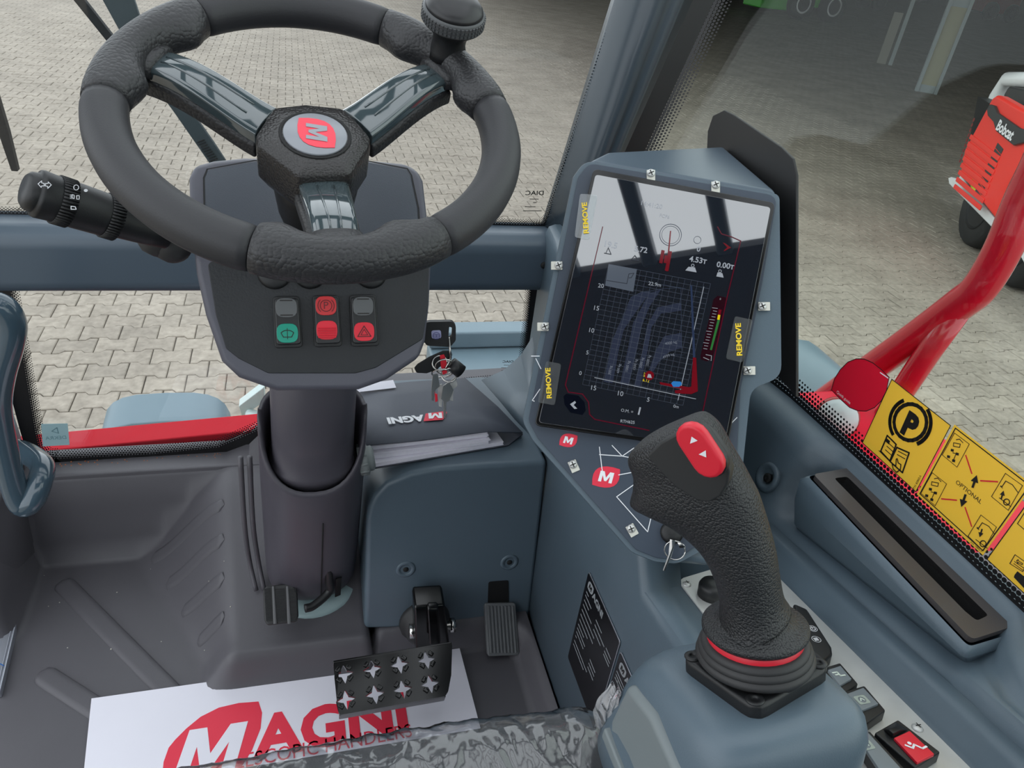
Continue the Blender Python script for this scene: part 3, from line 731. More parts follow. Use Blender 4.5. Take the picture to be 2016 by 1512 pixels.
# inner console wall
rings = []
for y, zt in ((-.6, zc(-.6)), (0, zc(0)), (.25, zc(.25)), (.42, zc(.42)), (.505, zc(.505)), (.56, .50), (.64, .56), (.75, .60), (.9, .62), (1.0, .63), (1.10, .635)):
    x = wx(y); rings.append([V((x, y, -.01)), V((x, y, zt - .014)), V((x + .004, y, zt - .004)), V((x + .014, y, zt)), V((x + .05, y, zt)), V((x + .05, y, -.01))])
ci = loft('trim_10', rings, TRIM, bevel=0, wn=False); stru(ci, 'blue-grey inner console wall beside the pedal well')
for px, py in ((1133, 1027), (1104, 1211)):
    q = at(px, py, x=.355); lathe('bolt', q, (-1, 0, 0), [(.009, 0), (.007, .0015), (.0045, .0015), (.004, .003), (0, .003)], TRIMS, ci, 16)
rings = []
for y in (-.6, 0, .2, .35, .505, .56, .60):
    z = zc(y); dx = 0
    rings.append([V((x + dx, y, zz)) for x, zz in ((.36, z - .03), (.36, z - .003), (.528, z - .003), (.533, z + .003), (.543, z + .02), (.552, z + .036), (.555, z - .03))])
for y in (.64, .70, .78, .86, .94, 1.02):
    z = zc(y) + .03; dx = min(0, glx(y, .58) - glx(.55, .58)); xr_ = .556 + dx
    rings.append([V((x, y, zz)) for x, zz in ((.398, z - .06), (.398, z - .003), (xr_ - .03, z - .003), (xr_ - .02, z), (xr_ - .01, z + .003), (xr_, z + .006), (xr_, z - .06))])
cs = loft('trim_11', rings, TRIM, wn=False); stru(cs, 'blue-grey console top under the switch panel')
rings = []
for y in (-.6, -.2, 0, .15, .26, .29, .32, .4, .5, .555, .57, .585, .60, .64, .67, .72, .78, .84, .9, .96, 1.02, 1.06):
    c = zc(y) + .033; dx = min(0, glx(y, .58) - glx(.55, .58)) if y > .55 else 0; gxx = glx(y, .58)
    k = (1 - smooth(.555, .60, y)) * smooth(.28, .31, y)
    A_ = ((.551, c - .03), (.551, c), (.556, c + .02), (.566, lerp(c, .55, .55)), (.574, .540), (.579, .551), (.588, .559), (.600, .5635))
    B_ = ((.551, c - .03), (.551, c), (.572, c + .008), (.602, c + .016), (.612, lerp(c + .016, .545, .5)), (.6125, .549), (.617, .556), (.6215, .562))
    dB = gxx - glx(.4, .58)
    rings.append([V((lerp(a[0] + dx, b[0] + (dB if b[1] > c + .02 else dx), k), y, lerp(a[1], b[1], k))) for a, b in zip(A_, B_)] + [V((gxx - .004, y, .5665)), V((gxx + .002, y, .5665)), V((gxx + .03, y, .556)), V((gxx + .03, y, c - .03))])
wr = loft('wall_right', rings, TRIM, wn=False); stru(wr, 'blue-grey right side trim under the side window')
q = at(1508, 938, x=.557)
d_ = lathe('screw_recess', q, (-.93, 0, .3), [(.021, -.003), (.016, .0012), (.012, .000), (.009, -.004), (0, -.004)], TRIM, wr, 28)
lathe('screw', q + V((-.001, -.002, 0)), (-.93, 0, .3), [(.006, -.004), (.006, -.0012), (.004, -.0002), (.0015, -.0002), (0, -.002)], SEAL, d_, 16)

# ---- side pocket
ZP = .552
PP = Plane((0, 0, ZP), (0, 0, 1))
pk = thing('side_pocket', 'blue-grey side pocket with a dark framed slot below the window stickers', 'pocket', at(1760, 1120, z=.5))
outer = [(1600, 936), (1674, 923), (1992, 1236), (1911, 1262)]
oq = rnd([PP.loc(*p) for p in outer], .006)
hq = rnd([PP.loc(*p) for p in ((1641, 944), (1667, 941), (1944, 1214), (1921, 1225), (1898, 1206))], .004)
FRM = mat('pocket_frame_plastic', (70, 67, 68), .4, bump=('noise', 1000, .1))
vs, fs = fill2d([oq, hq], .006)
obj('slot_frame', [PP.p(v.x, v.y, v.z - .001) for v in vs], fs, FRM, pk, sm=False, bevel=.0015)
cxy = (sum(a for a, b in oq) / len(oq), sum(b for a, b in oq) / len(oq))
def ring(q, ex, fz, sx=0):
    o = []
    for a, b in q:
        da, db = a - cxy[0], b - cxy[1]; L_ = math.hypot(da, db)
        a2 = a + (math.copysign(ex, da)); b2 = b + math.copysign(ex, db)
        o.append(V((a2 + sx, b2, fz(b2))))
    return o
loft('pocket_body', [ring(oq, -.003, lambda y: .5485), ring(oq, .005, lambda y: .547), ring(oq, .009, lambda y: .54), ring(oq, .008, lambda y: lerp(.54, zc(y) + .06, .5), .002), ring(oq, .004, lambda y: zc(y) + .052, .008), ring(oq, -.006, lambda y: zc(y) + .04, .02)], TRIM, pk, cap0=False, wn=False)
loft('slot_lining', [[PP.p(a, b, .002) for a, b in hq], [PP.p(a, b, -.06) for a, b in hq]], SEAL, pk, cap0=False, wn=False)

# ================================================================== DISPLAY
yw, el = math.radians(-24), math.radians(36)
DN = V((math.sin(yw) * math.cos(el), -math.cos(yw) * math.cos(el), math.sin(el)))
r_ = ray(1294, 611); fwd = ROT @ V((0, 0, 1))
DP = Plane(CAM + r_ * (.80 / r_.dot(fwd)), DN, V((0, 0, 1)).cross(DN))
du = thing('display_unit', 'tall load-chart touch display in a blue-grey housing beside the wheel', 'display', at(1300, 1110, z=.44))
HP = DP.off(-.006)
hpoly = [(1152, 312), (1537, 379), (1541, 742), (1480, 765), (1460, 960), (1398, 1078), (1335, 1112), (1290, 1108), (1243, 1089), (1048, 867), (1027, 828), (1128, 345)]
hq = rnd([HP.loc(*p) for p in hpoly], [.022, .008, .02, .02, .01, .02, .02, .02, .02, .01, .02, .012], 5)
ca = sum(a for a, b in hq) / len(hq); cb_ = sum(b for a, b in hq) / len(hq)
def hr(h, s): return [HP.p(ca + (a - ca) * s, cb_ + (b - cb_) * s, h) for a, b in hq]
loft('housing', [hr(-.03, .93), hr(-.022, .985), hr(-.006, 1.0), hr(-.001, .992)], TRIM, du, wn=True)
T1, T2 = HP.px(1158, 316, -.004), HP.px(1532, 378, -.004); B2 = at(1425, 287, x=.53); B1 = at(1195, 298, z=.832)
loft('hood', [[T1, T2, B2, B1], [p + V((0, 0, -.32)) for p in (T1, T2, B2, B1)]], TRIMS, du, bevel=.006, seg=3)
loft('pedestal', [[V((x, y, z)) for y, z in ((.56, .40), (.55, .432), (.528 - (x - .354) * .3, .462), (.502 - (x - .354) * .445, .494), (.62, .60), (.80, .60), (.80, .40))] for x in (.358, .42)], TRIM, du, bevel=.008)
# printed front panel (decal) carrying white angular lines and badges
DEC = mat('display_decal', (58, 68, 82), .38)
dq = [HP.loc(*p) for p in ((1160, 322), (1530, 386), (1500, 560), (1458, 765), (1446, 955), (1388, 1062), (1330, 1102), (1292, 1098), (1252, 1082), (1060, 864), (1040, 828), (1138, 350))]
dcl = loft('decal', [[HP.p(a, b, .0) for a, b in rnd(dq, .012)], [HP.p(a, b, .0014) for a, b in rnd(dq, .012)]], DEC, du, bevel=.0004, seg=1)
wlines = [[(1180, 880), (1185, 922), (1188, 935)], [(1180, 895), (1225, 898), (1262, 905)], [(1205, 877), (1225, 898), (1248, 882)], [(1218, 935), (1255, 928)], [(1258, 947), (1214, 978), (1275, 1047), (1282, 1018)], [(1046, 701), (1062, 701)], [(1055, 706), (1065, 726)], [(1063, 766), (1048, 788), (1052, 790)], [(1429, 905), (1450, 903)], [(1441, 832), (1451, 822)]]
each('decal_line', [linechunk(HP, l, .0009, .0020) for l in wlines], WHITE, dcl)
for (px, py, wpx, hpx) in ((1119, 867, 30, 22), (1193, 939, 48, 36)):
    a, b = HP.loc(px, py); a2, b2 = HP.loc(px + wpx / 2, py + 4); wd = 2 * math.hypot(a2 - a, b2 - b)
    ro = math.atan2(b2 - b, a2 - a) * .4
    lf = plate('leaf_badge', HP, leaf(a, b, wd, wd * .82, ro), .0014, .0019, REDP, dcl, px=False)
    joined('badge_letter', [polychunk(HP, letter_m(a, b, wd * .56, wd * .44, ro), .0022, px=False)], WHITE, lf)
# screen
scr = [(1168, 335), (1524, 402), (1428, 892), (1052, 838)]
sq = rnd([DP.loc(*p) for p in scr], .006)
loft('screen_surround', [[DP.p(a, b, -.004) for a, b in sq], [DP.p(a, b, .0052) for a, b in sq]], BLKG, du, bevel=.0012)
GLS = bpy.data.materials.new('screen_glass'); GLS.use_nodes = True
b_ = GLS.node_tree.nodes['Principled BSDF']; b_.inputs['Base Color'].default_value = (.008, .011, .018, 1); b_.inputs['Roughness'].default_value = .035; b_.inputs['Specular IOR Level'].default_value = .9; b_.inputs['Coat Weight'].default_value = 1; b_.inputs['Coat Roughness'].default_value = .02; b_.inputs['Coat IOR'].default_value = 2.5
sc = plate('screen', DP, [(1172, 343), (1518, 408), (1425, 884), (1060, 832)], .004, .0058, GLS, du, r=.004, bevel=.0004, seg=1)
SCP = DP.off(.0058)
UIW = glow('ui_white', (176, 184, 194), .55); UIG = glow('ui_grey', (86, 98, 122), .30); UIR = glow('ui_red', (140, 22, 38), .42); UIM = glow('ui_maroon', (120, 26, 52), .35)
UIB = glow('ui_zone', (58, 66, 88), .42); UIBL = glow('ui_blue', (46, 120, 190), .7); UIY = glow('ui_yellow', (214, 190, 20), .8); UIGN = glow('ui_green', (50, 120, 60), .6); UIN = glow('ui_navy', (14, 20, 36), .35)
def Z(x, y): return (1000 + x * .39683, 260 + y * .39683)
hh = .0003
each('screen_frame_line', [linechunk(SCP, [Z(*p) for p in l], .0011, hh) for l in ([(470, 470), (285, 1255), (300, 1290), (370, 1300), (400, 1340), (405, 1400), (430, 1425), (700, 1480)], [(1040, 470), (1060, 505), (1110, 520), (1155, 540), (1085, 830), (960, 1420), (900, 1440)])], UIM, sc)
def lab(s, a, b, m=UIW, **k): return textchunk(s, SCP, Z(*a), Z(*b), h=hh, **k)
each('readout', [lab('19.5', (478, 566), (540, 578), bold=.02), lab('5.72', (626, 590), (690, 600), bold=.02), lab('0', (935, 590), (952, 594), bold=.02), lab('4.53т', (898, 640), (984, 655), bold=.02), lab('0.00т', (1034, 668), (1120, 682), bold=.02),
    lab('14:41:20', (660, 362), (764, 382)), lab('FCF6', (752, 420), (800, 430)), lab('22.9m', (696, 758), (758, 768)), lab('O.M. =', (560, 1386), (620, 1396)), lab('1', (644, 1400), (652, 1402), bold=.03), lab('RTH625', (558, 1440), (628, 1448), bold=.01),
    lab('20', (446, 770), (474, 774)), lab('15', (426, 882), (450, 886)), lab('10', (402, 992), (426, 996)), lab('5', (387, 1102), (398, 1104)), lab('0', (352, 1204), (364, 1206)), lab('15', (412, 1278), (436, 1282)), lab('10', (544, 1306), (570, 1311)), lab('5', (688, 1336), (700, 1339)), lab('0m', (820, 1366), (846, 1371)), lab('0', (1050, 832), (1056, 833))], UIW, sc)
each('capacity_figure', [lab('300 kg', (508, 1204), (516, 1160)), lab('600 kg', (550, 1196), (560, 1152)), lab('1000 kg', (594, 1188), (606, 1136)), lab('1500 kg', (632, 1180), (642, 1128)), lab('2000 kg', (662, 1172), (674, 1120)), lab('2500 kg', (696, 1160), (708, 1108)), lab('4000 kg', (780, 1056), (838, 1046)), lab('4999 kg', (770, 1124), (826, 1106))], glow('ui_pale', (140, 148, 162), .5), sc)
grid = []
gA, gB, gC, gD = Z(500, 655), Z(1005, 752), Z(868, 1356), Z(370, 1252)
for k in range(17):
    t = k / 16; grid.append(linechunk(SCP, [(lerp(gA[0], gB[0], t), lerp(gA[1], gB[1], t)), (lerp(gD[0], gC[0], t), lerp(gD[1], gC[1], t))], .0003, hh * .5))
for k in range(25):
    t = k / 24; grid.append(linechunk(SCP, [(lerp(gA[0], gD[0], t), lerp(gA[1], gD[1], t)), (lerp(gB[0], gC[0], t), lerp(gB[1], gC[1], t))], .0003, hh * .5))
joined('chart_grid', grid, glow('ui_grid', (84, 92, 106), .55), sc)
zones = [[(475, 1240), (520, 1030), (580, 900), (610, 820), (660, 795), (710, 790), (650, 870), (575, 980), (550, 1080), (520, 1246)], [(556, 1250), (590, 1100), (620, 950), (700, 800), (760, 780), (700, 870), (665, 960), (640, 1080), (600, 1258)], [(625, 1262), (660, 1120), (690, 960), (740, 870), (858, 846), (860, 886), (760, 900), (712, 970), (694, 1080), (655, 1268)], [(700, 1180), (735, 1080), (775, 1012), (862, 996), (864, 1070), (800, 1090), (750, 1140), (720, 1190)]]
each('load_zone', [polychunk(SCP, [Z(*p) for p in z], hh * .4) for z in zones], UIB, sc)
each('zone_outline', [linechunk(SCP, [Z(*p) for p in l], .0004, hh) for l in ([(480, 1230), (520, 1030), (610, 820), (660, 795), (780, 776), (858, 772), (862, 1080)], [(700, 1180), (740, 1140), (800, 1104), (868, 1106)], [(766, 758), (880, 776)])], UIG, sc)
each('chart_axis', [linechunk(SCP, [Z(*p) for p in l], .0006, hh) for l in ([(972, 768), (844, 1330)], [(430, 1218), (932, 1324)])], UIW, sc)
joined('boom', [polychunk(SCP, [Z(*p) for p in q], hh * 1.5) for q in ([(905, 760), (914, 762), (930, 1118), (918, 1118)],)], glow('ui_slate', (52, 66, 96), .5), sc)
each('machine_drawing', [polychunk(SCP, [Z(*p) for p in q], hh * 1.5) for q in ([(918, 1118), (934, 1120), (942, 1286), (910, 1300), (830, 1296), (828, 1282), (870, 1276), (910, 1262)], [(752, 1240), (910, 1268), (906, 1284), (756, 1252)])] + [lab('M', (1, 1), (2, 1))][:0], UIR, sc)
joined('machine_cab', [polychunk(SCP, [Z(*p) for p in ((810, 1246), (820, 1236), (856, 1238), (864, 1250), (850, 1264), (820, 1264))], hh * 2)], UIBL, sc)
joined('load_disc', [polychunk(SCP, [Z(*p) for p in circ(702, 1208, 23, 20)], hh * 1.5)], UIR, sc)
each('weight_icon', [polychunk(SCP, [Z(*p) for p in q], hh * 2) for q in ([(690, 1218), (714, 1220), (708, 1202), (696, 1200)], [(880, 690 - 4), (936, 696), (928, 672), (896, 668)], [(1034, 716), (1070, 722), (1064, 700), (1040, 696)], [(308, 1350), (332, 1334), (338, 1342), (326, 1354), (344, 1372), (330, 1374)])] + [linechunk(SCP, [Z(*p) for p in circ(917, 662, 7, 12)], .0006, hh, closed=True), linechunk(SCP, [Z(*p) for p in circ(1052, 690, 7, 12)], .0006, hh, closed=True)], UIW, sc)
joined('icon_box', [polychunk(SCP, [Z(*p) for p in ((500, 655), (640, 680), (622, 792), (482, 762))], hh)], glow('ui_mid', (98, 108, 122), .5), sc)
each('icon_drawing', [linechunk(SCP, [Z(*p) for p in l], .0008, hh * 2) for l in ([(490, 736), (590, 752), (600, 704), (625, 700), (612, 722), (600, 724)], [(486, 600), (498, 574), (512, 606), (478, 600)], [(612, 632), (630, 612), (648, 638), (612, 632)])], glow('ui_dark', (60, 66, 76), .5), sc)
each('compass', [linechunk(SCP, [Z(*p) for p in circ(807, 510, 54, 28)], .0006, hh, closed=True), linechunk(SCP, [Z(*p) for p in circ(807, 510, 44, 28)], .0004, hh, closed=True), linechunk(SCP, [Z(*p) for p in circ(940, 535, 18, 16)], .0004, hh, closed=True)], UIG, sc)
each('turret_drawing', [polychunk(SCP, [Z(*p) for p in q], hh * 1.4) for q in ([(762, 584), (778, 588), (766, 652), (750, 648)], [(800, 590), (814, 592), (796, 690), (778, 686)], [(778, 610), (800, 614), (792, 652), (772, 648)], [(804, 490), (810, 490), (792, 690), (784, 690)], [(1066, 548), (1078, 552), (1108, 574), (1096, 578), (1076, 590), (1070, 588), (1088, 572)])], UIR, sc)
joined('gauge', [polychunk(SCP, [Z(*p) for p in ((1020, 830), (1040, 812), (1080, 820), (1085, 850), (1012, 1130), (985, 1138), (958, 1128), (955, 1110))], hh * .3)], glow('ui_wine', (46, 14, 26), .5), sc)
joined('gauge_bar', [polychunk(SCP, [Z(*p) for p in ((1040, 930), (1052, 932), (1012, 1082), (1002, 1080))], hh)], UIGN, sc)
joined('gauge_top', [polychunk(SCP, [Z(*p) for p in ((1046, 880), (1060, 882), (1054, 908), (1042, 906))], hh)], UIR, sc)
joined('gauge_amber', [polychunk(SCP, [Z(*p) for p in ((1042, 906), (1054, 908), (1050, 932), (1038, 930))], hh)], UIY, sc)
joined('gauge_ticks', [linechunk(SCP, [Z(1022 - k * 3.7 - (8 if k % 4 == 0 else 0), 872 + k * 14.4), Z(1040 - k * 3.7, 875 + k * 14.4)], .0005, hh) for k in range(15)] + [linechunk(SCP, [Z(*p) for p in l], .0006, hh) for l in ([(982, 1104), (1010, 1110), (1008, 1134)], [(970, 1118), (998, 1130)])], UIW, sc)
each('angle_readout', [lab('2.50', (676, 1192), (672, 1214)), lab('6.12', (668, 1236), (700, 1242))], UIY, sc)
joined('corner_button', [polychunk(SCP, [Z(*p) for p in ((276, 1310), (290, 1298), (350, 1308), (380, 1340), (386, 1380), (370, 1404), (310, 1392), (280, 1350))], hh * .3)], UIN, sc)
# pull tabs of the protective film
for i, c in enumerate([((1142, 381), (1177, 384), (1160, 472), (1131, 467)), ((1447, 622), (1483, 630), (1462, 714), (1429, 706)), ((1075, 711), (1105, 716), (1092, 798), (1058, 792))]):
    t_ = plate('film_tab', DP, c, .0066, .0069, FILMC, du, r=.003)
    m0 = ((1159, 459), (1155, 398)), ((1461, 700), (1458, 636)), ((1086, 784), (1083, 724)); p0, p1 = m0[i]
    text('tab_lettering', 'REMOVE', DP, p0, p1, mat('tab_yellow_ink', (238, 204, 40), .5) if i == 0 else bpy.data.materials['tab_yellow_ink'], t_, h=.0073, bold=.03, hs=.85)
# screws with washers tabs round the decal
TABM = mat('cream_washer', (214, 212, 202), .4)
for px, py, dx, dy in ((1281, 343, 0, 8), (1408, 366, 0, 8), (1100, 524, 6, 0), (1073, 644, 6, 0), (1499, 604, -9, 0), (1470, 730, -9, 0), (1128, 914, -3, 7), (1443, 915, -9, 0), (1242, 1040, -4, 7)):
    a, b = HP.loc(px, py); a2, b2 = HP.loc(px - dx, py + dy)
    dd = V((a2 - a, b2 - b)); 
    if dd.length < 1e-6: dd = V((0, -1))
    dd.normalize(); nn = V((-dd.y, dd.x)); c = V((a, b)); e = .0058
    tb_ = plate('washer_tab', HP, [tuple(c + nn * e * .8 - dd * .004), tuple(c + nn * e * .8 + dd * .0085), tuple(c - nn * e * .8 + dd * .0085), tuple(c - nn * e * .8 - dd * .004)], .0012, .003, TABM, du, px=False, bevel=.0004, seg=1)
    o_ = HP.p(a, b, .003)
    s_ = lathe('screw', o_, HP.n, [(.0046, 0), (.0046, .001), (.003, .0022), (0, .0026)], STEEL, tb_, 16)
    joined('screw_cross', [linechunk(HP, [(a - .0024, b - .0016), (a + .0024, b + .0016)], .0011, .0058, px=False), linechunk(HP, [(a - .0016, b + .0024), (a + .0016, b - .0024)], .0011, .0058, px=False)], INK, tb_)
# console key switch and its keys under the decal
kx = HP.px(1322, 1048, .002)
ks = thing('console_key', 'small steel key on a ring in the lock under the joystick head', 'key', kx)
lathe('lock_barrel', kx, HP.n, [(.012, -.004), (.012, .004), (.009, .006), (0, .006)], BLK, ks, 20)
KP = Plane(kx + V((-.004, -.02, -.006)), (-.5, -.8, .3), (1, 0, 0))
tube('key_ring', [KP.p(math.cos(a) * .0105, math.sin(a) * .0105) for a in [2 * PI * k / 20 for k in range(21)]], .0008, CHROME, ks, 6)
plate('key_blade', KP, [(1319, 1062), (1330, 1066), (1322, 1095), (1309, 1125), (1305, 1123), (1316, 1092)], 0, .0018, CHROME, ks)
plate('key_blade', KP, [(1334, 1068), (1346, 1072), (1350, 1078), (1338, 1079)], .003, .0048, CHROME, ks)

# ---- black plate behind the display
BPl = Plane((.536, 0, 0), (-1, 0, 0), (0, -1, 0))
bp = plate('mounting_plate', BPl, [(1391, 300), (1393, 258), (1403, 228), (1425, 217), (1445, 227), (1538, 290), (1560, 312), (1567, 345), (1567, 782), (1530, 740), (1480, 600), (1400, 400)], 0, .004, mat('matt_black_plate', (24, 24, 25), .5), bevel=.0008, seg=1)
tag(bp, 'flat matt black mounting plate standing up behind the display housing', 'plate')

# ---- data plates riveted to the console wall
WP = Plane((.3545, .57, .25), (-1, 0, 0), (0, -1, 0))
DPM = mat('data_plate_black', (10, 10, 14), .3)
def dplate(y0, y1, z0, z1, lines, label):
    t = thing('data_plate', label, 'data plate', (.354, (y0 + y1) / 2, z0), 'data plates on the console wall')
    q = [(.57 - y0, z0 - .25), (.57 - y1, z0 - .25), (.57 - y1, z1 - .25), (.57 - y0, z1 - .25)]
    plate('backing', WP, rnd(q, .004), 0, .0012, ALU, t, px=False)
    ins = [(a + (.0 if k in (0, 3) else -.0016), b + (-.0018 if k > 1 else 0)) for k, (a, b) in enumerate(q)]
    fc = plate('printed_face', WP, rnd(ins, .004), .0012, .0016, DPM, t, px=False)
    a0 = .57 - y0; W_ = y0 - y1; top_ = z1 - .25
    lf = joined('logo', [polychunk(WP, leaf(a0 + .016, top_ - .014, .017, .015), .0019, px=False), textchunk('AGNI', WP, (a0 + .025, top_ - .02), (a0 + .062, top_ - .02), h=.0019, bold=.04, px=False)], GREYP, fc)
    joined('logo_letter', [polychunk(WP, letter_m(a0 + .016, top_ - .014, .009, .008), .0022, px=False)], INK, fc)
    ch = []
    for zz, segs in lines:
        for s0, s1 in segs:
            x = s0
            while x < s1:
                ln = random.uniform(.003, .008); ch.append(linechunk(WP, [(a0 + x, top_ - zz), (a0 + min(s1, x + ln), top_ - zz)], .0022, .0019, px=False)); x += ln + .0011
    joined('small_print', ch, GREYP, fc)['kind'] = 'stuff'
    for a, b in ((q[0][0] + .004, q[0][1] + .004), (q[1][0] - .004, q[1][1] + .004), (q[2][0] - .005, q[2][1] - .005), (q[3][0] + .005, q[3][1] - .005)):
        lathe('rivet', WP.p(a, b, .001), WP.n, [(.0028, 0), (.0024, .0012), (0, .0016)], CHROME, t, 12)
dplate(.628, .514, .158, .334, [(.03, [(.008, .016)]), (.037, [(.008, .03), (.05, .07)]), (.046, [(.008, .026), (.05, .084)]), (.055, [(.008, .04), (.05, .075)]), (.065, [(.008, .056)]), (.075, [(.008, .056)]), (.085, [(.008, .04)]), (.095, [(.008, .03)]), (.103, [(.008, .04), (.06, .08)]), (.111, [(.008, .036), (.06, .08)]), (.119, [(.008, .012), (.06, .08)]), (.129, [(.008, .06)]), (.137, [(.008, .05)]), (.05, [(.088, .106)]), (.056, [(.088, .106)]), (.042, [(.09, .106)])], 'large black data plate riveted to the console wall')
dplate(.508, .40, .20, .325, [(.03, [(.006, .05)]), (.036, [(.006, .05)]), (.042, [(.006, .04)]), (.052, [(.006, .012)]), (.06, [(.006, .014), (.06, .1)]), (.068, [(.006, .016), (.06, .1)]), (.076, [(.006, .014), (.06, .1)]), (.084, [(.006, .02)])], 'smaller black data plate behind the grey armrest side')

# ================================================================== SWITCH PANEL
SP = Plane((.45, .505, .4325), (0, .2185, 1))
sw = thing('switch_panel', 'brushed steel switch panel running along the right console', 'switch panel', SP.px(1700, 1350))
plate('panel_plate', SP, [(1336, 1144), (1345, 1137), (1492, 1093), (1528, 1131), (1908, 1508), (2030, 1640), (1720, 1640)], -.001, .0015, STEEL, sw, bevel=.0005, seg=1)
for px, py in ((1352, 1151), (1806, 1434)):
    q = SP.px(px, py, .0015); s_ = lathe('screw', q, SP.n, [(.005, 0), (.005, .0008), (.003, .002), (0, .0022)], STEEL, sw, 16)
    a, b = SP.loc(px, py); joined('screw_cross', [linechunk(SP, [(a - .0025, b), (a + .0025, b)], .001, .0040, px=False), linechunk(SP, [(a, b - .0025), (a, b + .0025)], .001, .0040, px=False)], INK, s_)
kn = lathe('rotary_knob', SP.px(1402, 1172, .0015), SP.n, [(.0165, 0), (.0165, .012), (.0145, .016), (.004, .017), (0, .017)], BLK, sw, 28)
def rocker(base, face, facem, name='rocker_switch', h=.013, sym=None):
    r0 = plate(name, SP, base, .001, h, BLK, sw, bevel=.0015)
    f0 = plate('rocker_face', SP.off(0), face, h - .001, h + .0025, facem, r0, bevel=.0006, seg=1)
    if sym:
        pl2 = SP.off(h + .0025); a, b = pl2.loc(*sym[0]); m = mat('symbol_pale', (206, 216, 206), .5) if 'symbol_pale' not in bpy.data.materials else bpy.data.materials['symbol_pale']
        if sym[1] == 'eye':
            vs_, fs_ = fill2d([rnd([(a - .006, b - .005), (a + .006, b - .005), (a + .006, b + .005), (a - .006, b + .005)], .002), circ(a, b, .0036, 14)], .0002)
            obj('symbol', [pl2.p(v.x, v.y, .0004) for v in vs_] + [], fs_, m, f0, sm=False)
            joined('symbol_arrow', [linechunk(pl2, [(a - .002, b - .001), (a, b + .002), (a + .002, b - .001)], .001, .0004, px=False)], m, f0)
        elif sym[1] == 'step': joined('symbol', [linechunk(pl2, [(a - .005, b + .003), (a, b + .003), (a, b - .002), (a + .005, b - .002)], .0016, .0004, px=False), linechunk(pl2, [(a - .004, b), (a - .001, b)], .0016, .0004, px=False)], m, f0)
        else: joined('symbol', [linechunk(pl2, [(a - .008, b + .003), (a - .004, b - .001), (a, b + .002), (a + .004, b - .003), (a + .009, b - .002)], .0018, .0004, px=False), polychunk(pl2, circ(a - .003, b + .004, .0018, 8), .0004, px=False)], WHITE, f0)
    return r0
rocker([(1628, 1312), (1654, 1304), (1690, 1346), (1662, 1365)], [(1630, 1318), (1655, 1310), (1677, 1336), (1654, 1349)], SWGREY, sym=((1652, 1328), 'step'))
rocker([(1650, 1364), (1702, 1349), (1744, 1398), (1684, 1440)], [(1660, 1368), (1700, 1353), (1730, 1385), (1676, 1407)], SWGREY, sym=((1697, 1378), 'eye'))
rocker([(1684, 1448), (1712, 1438), (1812, 1545), (1760, 1562)], [(1688, 1450), (1710, 1442), (1798, 1538), (1756, 1552)], SWGREY, sym=((1705, 1467), 'eye'))
r3 = rocker([(1722, 1442), (1768, 1416), (1852, 1480), (1802, 1512)], [(1760, 1452), (1791, 1438), (1840, 1484), (1806, 1501)], RED, sym=((1803, 1470), 'man'))
loft('lock_tab', [[SP.px(x, y, .013) for x, y in ((1738, 1436), (1764, 1421), (1790, 1437), (1758, 1453))], [SP.px(x, y, .019) for x, y in ((1750, 1437), (1764, 1430), (1774, 1436), (1758, 1444))]], BLK, r3, bevel=.001)
mod = plate('keypad', SP, [(1562, 1186), (1590, 1198), (1638, 1273), (1640, 1287), (1622, 1303), (1575, 1262)], .001, .016, BLK, sw, bevel=.003, seg=3)
kp = SP.off(.016)
for px, py, kind in ((1600, 1238, 0), (1607, 1259, 1)):
    a, b = kp.loc(px, py); r_0 = .0048
    vs_, fs_ = fill2d([circ(a, b, r_0, 20), circ(a, b, r_0 * .84, 20)], .0002)
    o_ = obj('key_symbol', [kp.p(v.x, v.y, .0004) for v in vs_], fs_, WHITE, mod, sm=False)
    if kind == 0: joined('power_mark', [linechunk(kp, [(a + math.cos(t) * .0026, b + math.sin(t) * .0026) for t in [2.2 + 5.0 * k / 12 for k in range(13)]], .001, .0004, px=False), linechunk(kp, [(a, b), (a, b + .003)], .001, .0004, px=False)], WHITE, o_)
    else: joined('hand_mark', [linechunk(kp, [(a - .002 + k * .0012, b - .002), (a - .002 + k * .0012, b + .002)], .0008, .0004, px=False) for k in range(4)], WHITE, o_)

# ================================================================== JOYSTICK CONSOLE AND JOYSTICK
J = at(1485, 1318, z=.619)
vj = ray(1486, 1236); best = None
for k in range(200):                          # lean of the stick: seen about 33 degrees above its collar
    t_ = .45 + k * .0012; T_ = CAM + vj * t_; A_ = (T_ - J).normalized(); e_ = abs(A_.dot(-vj) - .56)
    if A_.z > .5 and (best is None or e_ < best[0]): best = (e_, T_, A_)
JT, JA = best[1], best[2]; HL = (JT - J).length
jc = thing('joystick_console', 'blue-grey armrest pod carrying the joystick at lower right', 'armrest console', (.30, .2, .42))
def rr(x0, x1, y0, y1, r, z, n=6): return [V((a, b, z)) for a, b in rnd([(x0, y0), (x1, y0), (x1, y1), (x0, y1)], r, n)]
rings = []
for z, e in ((.478, -.008), (.50, -.006), (.575, 0), (.592, .003), (.604, .008), (.612, .015), (.6145, .023)):
    def lift(p, z=z):
        k = smooth(.50, .60, z); dx = max(-.05, min(.05, p.x - J.x)); dy = max(-.05, min(.05, p.y - J.y))
        return V((p.x, p.y, z + k * (J.z - .0185 + .016 - .6145 - (JA.x * dx + JA.y * dy) / JA.z)))
    rings.append([lift(p) for p in rr(.230 + e, .364 - e, .196 + e, .330 - e, .036 - e * .3, z)])
